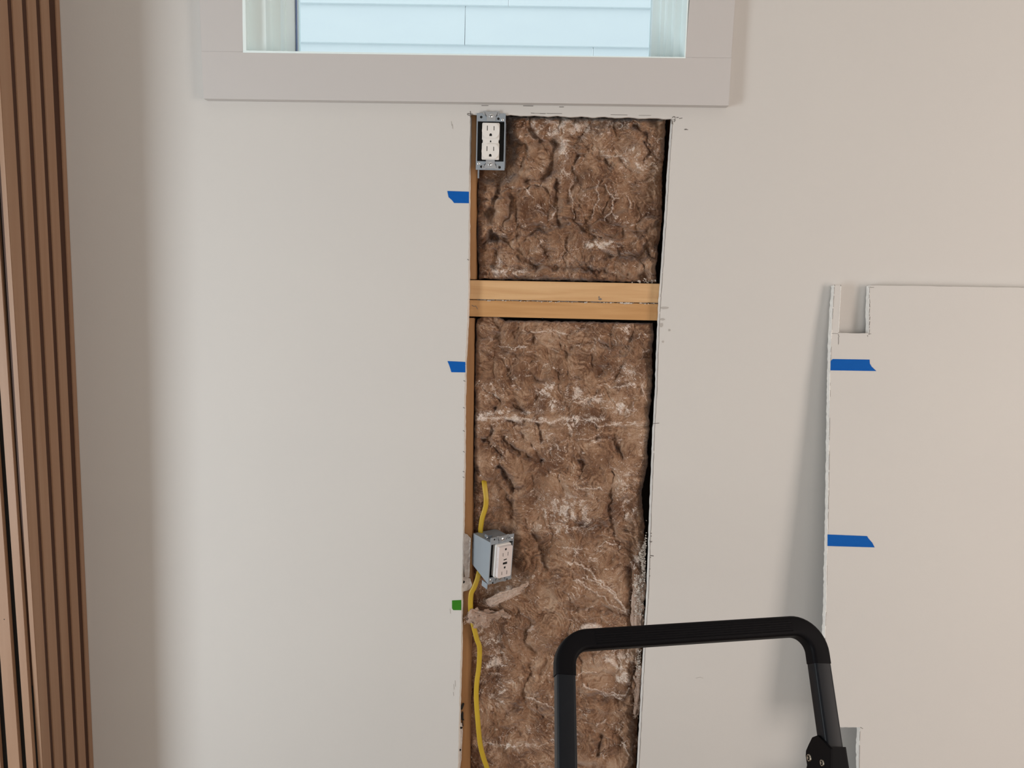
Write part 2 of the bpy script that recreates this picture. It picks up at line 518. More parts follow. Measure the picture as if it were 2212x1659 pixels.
# room shell
bm = bmesh.new(); add_box(bm, XL, XR, -4.0, 0.016, -0.1, 0); tag(pobj('floor', bm, M_floor), kind='structure')
bm = bmesh.new(); add_box(bm, XL, XR, -4.0, 0.016, ZT, ZT + .1); tag(pobj('ceiling', bm, M_ceil), kind='structure')
bm = bmesh.new(); add_box(bm, XL - .1, XL, -4.0, 0.016, 0, ZT); tag(pobj('wall_left', bm, M_wall), kind='structure')
bm = bmesh.new(); add_box(bm, XR, XR + .1, -4.0, 0.016, 0, ZT); tag(pobj('wall_right', bm, M_wall), kind='structure')
bm = bmesh.new(); add_box(bm, XL, XR, -4.1, -4.0, 0, ZT); tag(pobj('wall_front', bm, M_wall), kind='structure')

# ------------------------------------------------------------------ window
win = empty('window_1', (P(1000, 118, 0).x, 0, wz0))
win['kind'] = 'structure'
yt = -0.019
# casing boards
bm = bmesh.new()
add_poly(bm, [P(u, v, yt) for u, v in [(440, 213), (1574, 228), (1580, 125.6), (1480, 124.3), (525, 112.2), (435, 111)]],
         [P(u, v, yt) + Vector((0, 0.0188, 0)) for u, v in [(440, 213), (1574, 228), (1580, 125.6), (1480, 124.3), (525, 112.2), (435, 111)]])
tag(pobj('casing_board', bm, M_trim, win, bevel=0.0008), 'flat bottom casing board')


def vline(ua, va, ub, vb, y, z):
    a, b = P(ua, va, y), P(ub, vb, y)
    t = (z - a.z) / (b.z - a.z)
    return a + (b - a) * t


for (lo, li, nm) in (((435, 111, 430.5, 0), (525, 112.2, 524, 0), 'left'), ((1580, 125.4, 1588.5, 0), (1480, 124.1, 1489.5, 0), 'right')):
    bm = bmesh.new()
    a, b = P(lo[0], lo[1] - .05, yt), P(li[0], li[1] - .05, yt)
    c = vline(li[0], li[1], li[2], li[3], yt, 2.36); d = vline(lo[0], lo[1], lo[2], lo[3], yt, 2.44)
    fr = [a, b, c, d] if nm == 'left' else [b, a, d, c]
    add_poly(bm, fr, [p + Vector((0, .0188, 0)) for p in fr])
    pobj('casing_board', bm, M_trim, win, bevel=0.0005)
bm = bmesh.new()
add_box(bm, P(430, 0, yt).x, P(1588, 0, yt).x, yt, -0.0002, 2.3605, 2.46)
pobj('casing_board', bm, M_trim, win)


def strip(bm, steps, side):
    """stepped vertical profile: (u on the sill line, y) points, from the room to the glass"""
    z0_, z1_ = wz0 + 0.001, 2.36
    pts = [P(u, 112 + (u - 525) * .0127, y) for u, y in steps]
    poly = [(p.x, p.y) for p in pts]
    if side < 0:
        poly += [(poly[-1][0], 0.115), (P(519, 110, 0).x - .001, 0.115), (P(519, 110, 0).x - .001, -0.0002)]
    else:
        poly += [(poly[-1][0], 0.115), (P(1488, 124, 0).x + .001, 0.115), (P(1488, 124, 0).x + .001, -0.0002)]
    lo = [Vector((x, y, z0_)) for x, y in poly]; hi = [Vector((x, y, z1_)) for x, y in poly]
    add_poly(bm, lo, hi)


bm = bmesh.new()
strip(bm, [(525, -0.019), (532, -0.0185), (538.5, 0.004), (575, 0.004), (588, 0.040), (607, 0.040), (616, 0.064), (619.5, 0.064), (640, 0.098), (644.5, 0.098)], -1)
pobj('window_frame', bm, M_vinyl, win)
bm = bmesh.new()
strip(bm, [(1481, -0.019), (1478.5, -0.0185), (1468, 0.022), (1454, 0.022), (1447.5, 0.046), (1438, 0.046), (1432, 0.06), (1425, 0.06), (1421, 0.074), (1406, 0.074), (1403, 0.098)], 1)
pobj('window_frame', bm, M_vinyl, win)
bm = bmesh.new()
a = P(641.2, 113, 0.0975); add_box(bm, a.x, a.x + 0.0016, 0.093, 0.0978, wz0 + .002, 2.355)
tag(pobj('gasket', bm, M_gasket, win), 'thin dark blue glazing seal')
bm = bmesh.new()
gl, gr = P(644, 113, .1).x, P(1404, 122, .1).x
add_box(bm, gl, gr, 0.1, 0.104, wz0 + 0.003, 2.35)
tag(pobj('pane', bm, M_glass, win), 'clear glass pane')
bm = bmesh.new()                                   # sill inside the opening
fr = [P(525, 112.6, yt), P(1481, 124.7, yt)]
add_poly(bm, [Vector((wx0, -0.0185, wz0 + .0)), Vector((wx1, -0.0185, wz0)), Vector((wx1, -0.0185, wz0 + .004)), Vector((wx0, -0.0185, wz0 + .004))],
         [Vector((wx0, 0.115, wz0)), Vector((wx1, 0.115, wz0)), Vector((wx1, 0.115, wz0 + .004)), Vector((wx0, 0.115, wz0 + .004))])
pobj('window_sill', bm, M_vinyl, win)
# white edge where casing meets the sill
bm = bmesh.new()
q0 = [P(525, 112.2, yt), P(1481, 124.3, yt)]
add_poly(bm, [q0[0] + Vector((0, -.0003, -.0012)), q0[1] + Vector((0, -.0003, -.0012)), q0[1] + Vector((0, -.0003, .0008)), q0[0] + Vector((0, -.0003, .0008))],
         [p + Vector((0, 0.03, z)) for p, z in ((q0[0], -.0012), (q0[1], -.0012), (q0[1], .0008), (q0[0], .0008))])
pobj('sill_edge', bm, M_vinyl, win)
# outside face of the wall above/beside window (keeps the sky out of the cavity)
bm = bmesh.new()
for x0_, x1_, za, zb in ((XL, wx0, 0, ZT + .1), (wx1, XR, 0, ZT + .1), (wx0, wx1, 0, wz0 - .001), (wx0, wx1, wz1, ZT + .1)):
    add_box(bm, x0_, x1_, 0.1185, 0.14, za, zb)
tag(pobj('wall_exterior', bm, M_siding), kind='structure')

# neighbour's lap siding
YS = 1.9
house = empty('house_exterior', (0, YS, 0))
tag(house, 'pale blue-white lap siding of the house next door, seen through the window glass', 'house')
bm = bmesh.new()
zA = P(1000, 98, YS).z                              # lower lap line
pitch = P(1000, 13, YS).z - zA
tilt = (P(1403, 102.5, YS).z - P(645, 90.5, YS).z) / (P(1403, 102.5, YS).x - P(645, 90.5, YS).x)
n0 = -int(zA / pitch) - 1
for k in range(n0, 8):
    za = zA + k * pitch
    ends = [-4, P(1005, 50, YS).x + (0.55 if k % 2 else 0.0), 4]
    if k == 1: ends[1] = P(1099, 4, YS).x
    for i in range(2):
        x0_, x1_ = ends[i] + (0.0012 if i else 0), ends[i + 1] - (0.0012 if not i else 0)
        vs = []
        for x in (x0_, x1_):
            zz = za + tilt * x
            vs.append([bm.verts.new((x, YS - 0.015, zz)), bm.verts.new((x, YS, zz + pitch + .002)), bm.verts.new((x, YS + .02, zz + pitch + .002)), bm.verts.new((x, YS + .02, zz)), ])
        a, b = vs
        for j in range(4):
            l = (j + 1) % 4
            bm.faces.new([a[j], b[j], b[l], a[l]])
        bm.faces.new(a); bm.faces.new(list(reversed(b)))
pobj('siding', bm, M_siding, house)

# ------------------------------------------------------------------ slatted wood column
xA, xB = P(129, 0, 0), P(203.3, 1659, 0)
nA = (xB - xA).cross(Vector((0, 1, 0))).normalized()


def vert_line(pt, pb, z):
    t = (z - pt.z) / (pb.z - pt.z)
    return pt + (pb - pt) * t


col = empty('slatted_wood_panel', (xB.x, -0.1, 0))
tag(col, 'brown slatted wood column standing against the wall, its slats running floor to ceiling', 'wood panel')
ZB, ZTOP = 0.002, 2.598
TH = 0.0098


def prism4(bm, edges, zt=ZTOP, zb=ZB):
    """edges: list of (top point, bottom point) lines forming the section"""
    hi = [bm.verts.new(vert_line(a, b, zt)) for a, b in edges]
    lo = [bm.verts.new(vert_line(a, b, zb)) for a, b in edges]
    bm.faces.new(hi); bm.faces.new(list(reversed(lo)))
    n = len(edges)
    for i in range(n):
        j = (i + 1) % n
        bm.faces.new([hi[i], hi[j], lo[j], lo[i]])


def lineA(ut, ub):
    return PL(ut, 0, xA, nA), PL(ub, 1659, xA, nA)


ins = Vector((-TH, 0, 0))
corner = lineA(-10.5, 93)
slA = [(-10.5, 16.2, 93, 112), (26, 47.5, 119, 138), (58, 78, 146.3, 163.2), (87.3, 106, 171.4, 187), (120.3, 128.6, 195, 203.3)]
for i, (t0, t1, b0, b1) in enumerate(slA):
    bm = bmesh.new()
    a, b = lineA(t0, b0), lineA(t1, b1)
    if i == 4:
        b = (Vector((b[0].x, -0.0005, b[0].z)), Vector((b[1].x, -0.0005, b[1].z)))
    prism4(bm, [a, b, (b[0] + ins, b[1] + ins), (a[0] + ins, a[1] + ins)])
    pobj('slat', bm, M_slat, col, bevel=0.0008)
# backing behind the side slats
bm = bmesh.new()
a = corner; b = (Vector((xA.x, -0.0008, xA.z)), Vector((xB.x, -0.0008, xB.z)))
RC = 0.0022
i1, i2 = Vector((-RC, 0.002, 0)), Vector((-TH - 0.004, 0.002, 0))
prism4(bm, [(a[0] + i1, a[1] + i1), (b[0] - Vector((RC, 0, 0)), b[1] - Vector((RC, 0, 0))), (b[0] - Vector((TH + .004, 0, 0)), b[1] - Vector((TH + .004, 0, 0))), (a[0] + i2, a[1] + i2)])
pobj('backing_board', bm, M_groove, col)
# front-facing slats
yc = (corner[0].y + corner[1].y) / 2
yf = yc - 0.0


def lineF(u1, v1, u2, v2):
    a, b = P(u1, v1, yf), P(u2, v2, yf)
    return (a, b)


back = Vector((0, 0.0085, 0))
fs = [((-10, 700), (57, 1659), (10.5, 700), (73.2, 1659)),
      ((-52, 700), (17, 1659), (-24, 700), (43.2, 1659)),
      ((-96, 700), (-22, 1659), (-66, 700), (2, 1659))]
for i, (l0, l1, r0, r1) in enumerate(fs):
    bm = bmesh.new()
    a = lineF(*l0, *l1); b = lineF(*r0, *r1)
    prism4(bm, [a, b, (b[0] + back, b[1] + back), (a[0] + back, a[1] + back)])
    pobj('slat', bm, M_slat, col, bevel=0.0008)
bm = bmesh.new()  # black sheet put in for the shade of the deep gaps
pa = lineF(-120, 700, -40, 1659); pb_ = (corner[0] + Vector((-TH - .0002, 0, 0)), corner[1] + Vector((-TH - .0002, 0, 0)))
s1, s2 = Vector((0, .0088, 0)), Vector((0, .035, 0))
pb_ = (Vector((pb_[0].x, yf, pb_[0].z)), Vector((pb_[1].x, yf, pb_[1].z)))
prism4(bm, [(pa[0] + s1, pa[1] + s1), (pb_[0] + s1, pb_[1] + s1), (pb_[0] + s2, pb_[1] + s2), (pa[0] + s2, pa[1] + s2)])
tag(pobj('backing_board', bm, M_black, col), 'black sheet standing in for the deep shade between the front slats')
bm = bmesh.new()
c = P(9, 1338, yf - 0.0002); add_cyl(bm, c, (0, 1, 0), 0.0010, 0.001)
tag(pobj('nail_hole', bm, M_black, col), 'tiny dark nail hole')

# ------------------------------------------------------------------ cut-out drywall panel leaning on the wall
pz = P(1950, 619, -0.017)
th = math.radians(4.6)
nP = Vector((0, -math.cos(th), -math.sin(-th))).normalized()   # faces the room, slightly up
qP = pz


def PP(u, v, off=0.0):
    return PL(u, v, qP + nP * off, nP)


panel = empty('drywall_sheet', (PL(2000, 1659, qP, nP).x, -0.1, 0))
tag(panel, 'large cut-out sheet of painted drywall leaning against the wall, notched at top and bottom', 'drywall')
r = random.Random(11)


def jag(pts, amp=0.5, step=5):
    out = []
    for i in range(len(pts)):
        a, b = pts[i], pts[(i + 1) % len(pts)]
        n = max(1, int(math.hypot(b[0] - a[0], b[1] - a[1]) / step))
        for k in range(n):
            t = k / n
            j = amp if k else 0
            out.append((a[0] + (b[0] - a[0]) * t + r.uniform(-j, j), a[1] + (b[1] - a[1]) * t + r.uniform(-j, j)))
    return out


zpb = 0.0
outl = [(1802, 616), (1800.5, 640), (1798.5, 670), (1796.5, 705), (1795, 740), (1794, 776), (1792.5, 830), (1791, 950), (1789.5, 1040), (1788, 1150), (1786, 1200), (1785, 1300), (1783, 1340), (1781.5, 1385), (1779, 1500), (1777, 1571),
        (1858, 1571), (1857, 1600), (1856, 1659), (1855, 1705), (1770, 1704), (1765, 1900)]
lowl = PL(1761, 2000, qP, nP)
front_px = outl
fpts = [PP(u, v) for u, v in jag(front_px[:-1] + [front_px[-1]], 0.45)[:]]
# the jag closes the loop; rebuild explicitly
fpts = []
for i in range(len(outl) - 1):
    a, b = outl[i], outl[i + 1]
    n = max(1, int(math.hypot(b[0] - a[0], b[1] - a[1]) / 6))
    for k in range(n):
        t = k / n
        j = 0.5 if k else 0
        fpts.append(PP(a[0] + (b[0] - a[0]) * t + r.uniform(-j, j), a[1] + (b[1] - a[1]) * t + r.uniform(-j, j)))
zl = PP(1765, 1900)
dn = Vector((0, -math.sin(th), -math.cos(th)))        # downwards along the sheet
tfl = (zl.z - 0.0025) / math.cos(th)
fpts.append(zl + dn * tfl)
tr_ = PP(2275, 622.8)
brp = tr_ + dn * ((tr_.z - 0.0025) / math.cos(th))
fpts.append(brp); fpts.append(tr_)
top = [(2275, 622.8), (2100, 619.8), (1980, 617.5), (1879, 616.5), (1877.5, 650), (1877, 690), (1876.5, 720), (1845, 720), (1811, 719), (1813, 680), (1815.5, 640), (1816, 617)]
for i in range(1, len(top)):
    a, b = top[i - 1], top[i]
    n = max(1, int(math.hypot(b[0] - a[0], b[1] - a[1]) / 8))
    for k in range(1, n + 1):
        t = k / n
        j = 0.35 if k < n else 0
        fpts.append(PP(a[0] + (b[0] - a[0]) * t + r.uniform(-j, j), a[1] + (b[1] - a[1]) * t + r.uniform(-j, j)))
bpts = [p - nP * 0.0155 + Vector((r.uniform(-.0007, .0007), 0, 0)) for p in fpts]
bm = bmesh.new()
# front paper, gypsum core
add_poly(bm, fpts, bpts, mi=0, mi_side=1)
board = pobj('board', bm, [M_wall, M_gyp], panel)


def markp(bm, pts, w, off=0.0003):
    ps = [PP(u, v, off) for u, v in pts]
    for i in range(len(ps) - 1):
        a, b = ps[i], ps[i + 1]
        s = (b - a).normalized().cross(nP) * (w * 0.0009 / 2)
        add_box_pts(bm, [a - s, a + s, b + s, b - s], 0.0002)


bm = bmesh.new()
def leftx(v): return float(np.interp(v, [p[1] for p in outl[:16]], [p[0] for p in outl[:16]]))
v = 620
while v < 1565:
    L_ = rng.uniform(6, 45)
    if rng.random() < 0.75:
        k = max(1, int(L_ / 8))
        markp(bm, [(leftx(v + L_ * i / k) + 0.9 + rng.uniform(-.3, .5), v + L_ * i / k) for i in range(k + 1)], rng.uniform(.35, .9))
    v += L_ + rng.uniform(0, 14)
v = 622
while v < 718:
    L_ = rng.uniform(3, 14)
    markp(bm, [(1878.2 + rng.uniform(-.6, 1.2), v), (1878.2 + rng.uniform(-.6, 1.4), v + L_)], rng.uniform(.5, 1.1))
    v += L_ + rng.uniform(0, 5)
for q in [[(1876, 620), (1888, 621)], [(1797, 720.5), (1811, 721)], [(1811, 722), (1813, 728)], [(1811, 728), (1811, 744)], [(1876, 722), (1882, 721)], [(1874, 724), (1875, 727)],
          [(1802, 615), (1804, 617)], [(1816, 615), (1817, 619)], [(1858, 1571), (1864, 1574)], [(1858, 1580), (1857, 1600)], [(1857, 1610), (1856, 1659)]]:
    markp(bm, [q[0], ((q[0][0] + q[1][0]) / 2 + rng.uniform(-.6, .6), (q[0][1] + q[1][1]) / 2 + rng.uniform(-.6, .6)), q[1]], rng.uniform(.7, 1.1))
tag(pobj('cut_mark', bm, M_line, panel), 'dark ragged saw line', kind='stuff')
# torn white paper curls along the cut edge
bm = bmesh.new()
for q in [(1806, 617, 1), (1815, 660, 1), (1813, 690, 1)]:
    pass
v = 618
while v < 716:
    u = 1816.3 - (v - 617) * .052
    add_box_pts(bm, [PP(u - .4, v, .0004), PP(u + rng.uniform(.4, 1.0), v, .0004), PP(u + rng.uniform(.3, 1), v + 9, .0004), PP(u - .9, v + 9, .0004)], .0006)
    v += 9
for k in range(34):
    v = rng.uniform(625, 1550)
    u = leftx(v)
    L_ = rng.uniform(8, 40)
    add_box_pts(bm, [PP(u - .8, v, .0002), PP(u + rng.uniform(.2, .9), v + 2, .0003), PP(u + rng.uniform(.2, .7), v + L_ - 2, .0003), PP(u - .9, v + L_, .0002)], .0008)
tag(pobj('torn_paper', bm, M_gyp, panel), 'white torn paper edge', kind='stuff')


# ------------------------------------------------------------------ tapes
def tape(pts, mat_, label, cat, place, nv, group):
    bm = bmesh.new()
    fr = [place(u, v, 0.0006) for u, v in pts]
    bk = [place(u, v, 0.00005) for u, v in pts]
    add_poly(bm, fr, bk)
    o = pobj('tape_strip', bm, mat_)
    return tag(o, label, cat, group)


wp = lambda u, v, off: P(u, v, -off)
G = 'blue painter tape pieces on wall and panel'
tape([(966.3, 412.5), (1013, 414), (1013, 439), (981, 438.5), (976, 432), (969, 426)], M_blue, 'short blue masking tape beside the upper left of the opening, level with the insulation', 'tape', wp, None, G)
tape([(966.6, 780), (1005.3, 781.8), (1005.5, 804.5), (975, 804), (973, 797), (970, 788)], M_blue, 'short blue masking tape on the wall just below the wooden crosspieces', 'tape', wp, None, G)
tape([(976.5, 1297), (996.5, 1296), (996.5, 1318), (979, 1318), (976.5, 1314)], M_green, 'small square of green masking tape at the left edge of the opening', 'tape', wp, None, 'green masking tape')
tape([(1794.3, 780), (1799, 775.6), (1878.5, 776.8), (1879, 785), (1883, 792), (1893, 801.5), (1794, 800)], M_blue, 'upper blue masking tape on the leaning drywall piece, below its top notch', 'tape', PP, None, G)
tape([(1787.5, 1154.5), (1787.5, 1179.5), (1889.5, 1182.5), (1884, 1172), (1876, 1163), (1873, 1158)], M_blue, 'lower blue masking tape on the leaning drywall piece, beside its left edge', 'tape', PP, None, G)

# ------------------------------------------------------------------ noise toolkit
RS = np.random.RandomState(5)
GR = RS.rand(256, 256) * 2 * np.pi


def perlin(x, y, seed=0):
    x = x + seed * 17.31; y = y + seed * 9.77
    xi, yi = np.floor(x).astype(int), np.floor(y).astype(int)
    xf, yf_ = x - xi, y - yi
    def g(ix, iy, fx, fy):
        a = GR[ix % 256, iy % 256]
        return np.cos(a) * fx + np.sin(a) * fy
    u, v = xf * xf * xf * (xf * (xf * 6 - 15) + 10), yf_ * yf_ * yf_ * (yf_ * (yf_ * 6 - 15) + 10)
    n00, n10 = g(xi, yi, xf, yf_), g(xi + 1, yi, xf - 1, yf_)
    n01, n11 = g(xi, yi + 1, xf, yf_ - 1), g(xi + 1, yi + 1, xf - 1, yf_ - 1)
    return (n00 * (1 - u) + n10 * u) * (1 - v) + (n01 * (1 - u) + n11 * u) * v


def fbm(x, y, o=4, seed=0, gain=.5):
    s, a = 0, 1
    for i in range(o):
        s = s + a * perlin(x, y, seed + i * 3.1); x = x * 2.03; y = y * 2.03; a *= gain
    return s


JX, JY = RS.rand(128, 128), RS.rand(128, 128)


def worley(x, y, seed=0):
    x = x + seed * 5.3; y = y + seed * 7.9
    xi, yi = np.floor(x).astype(int), np.floor(y).astype(int)
    f1 = np.full(x.shape, 9.0); f2 = np.full(x.shape, 9.0)
    for dx in (-1, 0, 1):
        for dy in (-1, 0, 1):
            cx, cy = xi + dx, yi + dy
            d = np.hypot(cx + JX[cx % 128, cy % 128] - x, cy + JY[cx % 128, cy % 128] - y)
            f2 = np.where(d < f1, f1, np.minimum(f2, d)); f1 = np.minimum(f1, d)
    return f1, f2


def seg_dist(U, V, line):
    best = np.full(U.shape, 1e9)
    for (x0, y0), (x1, y1) in zip(line[:-1], line[1:]):
        dx, dy = x1 - x0, y1 - y0
        t = np.clip(((U - x0) * dx + (V - y0) * dy) / (dx * dx + dy * dy + 1e-9), 0, 1)
        best = np.minimum(best, np.hypot(U - x0 - t * dx, V - y0 - t * dy))
    return best


def wool_height(U, V, spec):
    """surface height in mm towards the room, and a dust map 0..1"""
    sd = spec['seed']
    wu = U + 26 * fbm(U / 90, V / 90, 3, sd + 1) + 8 * fbm(U / 25, V / 25, 2, sd + 2)
    wv = V + 26 * fbm(U / 90, V / 90, 3, sd + 4) + 8 * fbm(U / 25, V / 25, 2, sd + 5)
    h = 8 * fbm(U / 110, V / 110, 2, sd)
    f1, f2 = worley(wu / spec.get('lobe', 62), wv / (spec.get('lobe', 62) * 1.15), sd)
    g = f2 - f1
    gate = np.clip(0.45 + 1.6 * fbm(U / 130, V / 130, 2, sd + 8), 0.05, 1)
    h += spec.get('lobe_amp', 7) * 1.5 * gate * (1 - np.exp(-(g / 0.22)))
    f1b, f2b = worley(wu / 36 + .3 * perlin(U / 14, V / 14, sd), wv / 32 + .3 * perlin(U / 14, V / 14, sd + 1), sd + 3)
    gate2 = np.clip(0.25 + 2.0 * fbm(U / 80, V / 80, 2, sd + 9), 0, 1)
    h += 4.0 * gate2 * (1 - np.exp(-((f2b - f1b) / 0.22)))
    f1c, f2c = worley(wu / 17 + .4 * perlin(U / 8, V / 8, sd + 2), wv / 19, sd + 6)
    gate3 = np.clip(2.4 * fbm(U / 60, V / 60, 2, sd + 19), 0, 1)
    h += 2.0 * gate3 * (1 - np.exp(-((f2c - f1c) / 0.3)))
    h += 7.0 * fbm(wu / 50, wv / 36, 2, sd + 61)
    rid = 1 - np.abs(fbm(wu / 36, wv / 25, 2, sd + 11)) * 2.4
    h += 2.2 * np.clip(rid, 0, 1) ** 3
    # three combing directions, each owning its own patches
    comb, tone = 0, 0
    for k, an in enumerate((0.15, 1.15, -0.95)):
        ca, sa = math.cos(an), math.sin(an)
        xa, xb = wu * ca + wv * sa, -wu * sa + wv * ca
        mk = np.clip(.35 + 2.2 * fbm(U / 70, V / 70, 2, sd + 130 + k), 0, 1)
        comb = comb + mk * fbm(xa / 40, xb / 8, 3, sd + 140 + k)
        tone = tone + mk * fbm(xa / 30, xb / 3.6, 3, sd + 150 + k)
    h += 1.1 * comb
    h += 0.45 * fbm(wu / 7, wv / 7, 2, sd + 13)
    JU = U + 9 * fbm(U / 26, V / 26, 4, sd + 31); JV = V + 9 * fbm(U / 26, V / 26, 4, sd + 37)
    for c in spec.get('creases', ()):
        line, amp, w = c
        d = seg_dist(JU, JV, line)
        wm = 1.25 * w * (1 + .9 * fbm(U / 16, V / 16, 2, sd + 71))
        am = amp * .78 * np.clip(.9 + 1.2 * fbm(U / 30, V / 30, 2, sd + 72), .35, 1.5)
        h -= am * 0.8 * np.exp(-(d / np.maximum(wm, 1)) ** 1.2) + am * .45 * np.exp(-(d / (3.2 * w)) ** 2)
        h += amp * 0.35 * np.exp(-((d - 5.5 * w) / (3.2 * w)) ** 2)
    if 'sites' in spec:
        SUU = U + 11 * fbm(U / 45, V / 45, 3, sd + 171); SVV = V + 11 * fbm(U / 45, V / 45, 3, sd + 177)
        a1 = np.full(U.shape, 1e9); a2 = np.full(U.shape, 1e9)
        for (su_, sv_) in spec['sites']:
            dd = np.hypot(SUU - su_, (SVV - sv_))
            a2 = np.where(dd < a1, a1, np.minimum(a2, dd)); a1 = np.minimum(a1, dd)
        gg = np.maximum(a2 - a1, 0)
        fade = np.clip((spec.get('site_end', 9999) - V) / 60, 0, 1)
        am = np.clip(.75 + 1.1 * fbm(U / 55, V / 55, 2, sd + 181), .25, 1.3)
        vg = np.clip(.45 + 2.2 * fbm(U / 30, V / 30, 2, sd + 185), 0.05, 1.2)
        h += fade * am * (4.6 * vg * (1 - np.exp(-gg / 6.0)) + 9.0 * (1 - np.exp(-gg / 24.0)))
    dust = np.zeros(U.shape)
    for (u, v, ru, rv, s) in spec.get('dust', ()):
        q = ((U - u) / ru) ** 2 + ((V - v) / rv) ** 2
        dust = np.maximum(dust, s * np.exp(-q * 0.9))
    dust = dust * np.clip(0.62 + 1.5 * fbm(wu / 15, wv / 13, 4, sd + 15), 0.0, 1.25)
    blobm = dust.copy()
    cr = fbm(U / 9, V / 9, 2, sd + 88)
    for k, (an, a_, b_, wd_) in enumerate(((.05, 20, 8.5, .09), (.35, 15, 7, .10), (-.5, 18, 8, .08), (1.2, 16, 9, .06))):
        ca, sa = math.cos(an), math.sin(an)
        xa, xb = wu * ca + wv * sa, -wu * sa + wv * ca
        n = fbm((xa + 2.5 * cr) / a_, (xb + 3.5 * cr) / b_, 3, sd + 90 + k)
        pk = np.clip(.2 + 3.2 * fbm(U / 24, V / 17, 2, sd + 95 + k), 0, 1)
        e = np.exp(-(n / wd_) ** 2) * pk
        gt = np.clip((blobm - .12) * 3.0, 0, 1)
        h += 1.0 * e * gt
        dust = np.maximum(dust * .95, np.clip(1.1 * e * gt, 0, 1))
    # strands: pale ridges
    for c in spec.get('strands', ()):
        line, amp, w = c
        d = seg_dist(JU, JV, line)
        e = np.exp(-(d / w) ** 2)
        h += amp * e
        dust = np.maximum(dust, 0.62 * e)
    # scattered wavy fibres following zero lines of a warped noise
    for k, (an, a_, b_, wd_, th_) in enumerate(((.1, 34, 13, .05, .20), (-.7, 30, 11, .05, .24), (1.1, 38, 12, .05, .24), (.5, 20, 8, .07, .28))):
        ca, sa = math.cos(an), math.sin(an)
        xa, xb = wu * ca + wv * sa, -wu * sa + wv * ca
        n = fbm(xa / a_, (xb + 3 * cr) / b_, 2, sd + 20 + k)
        gt = np.clip((fbm(U / 40, V / 30, 3, sd + 40 + k) - th_) * 9, 0, 1)
        e = np.exp(-(n / wd_) ** 2) * gt
        h += 0.9 * e
        dust = np.maximum(dust, 0.55 * e)
    # powder settles on relief
    dust = np.maximum(dust, spec.get('base_dust', .16) * .8 * np.clip(.3 + 1.4 * comb, 0, 1) * np.clip(.5 + 1.5 * fbm(U / 60, V / 60, 2, sd + 77), 0, 1))
    spec['tone'] = tone
    return h, np.clip(dust, 0, 1)


def surf_factory(spec):
    def edge(v, key):
        return np.interp(v, [p[0] for p in spec[key]], [p[1] for p in spec[key]])
    return edge


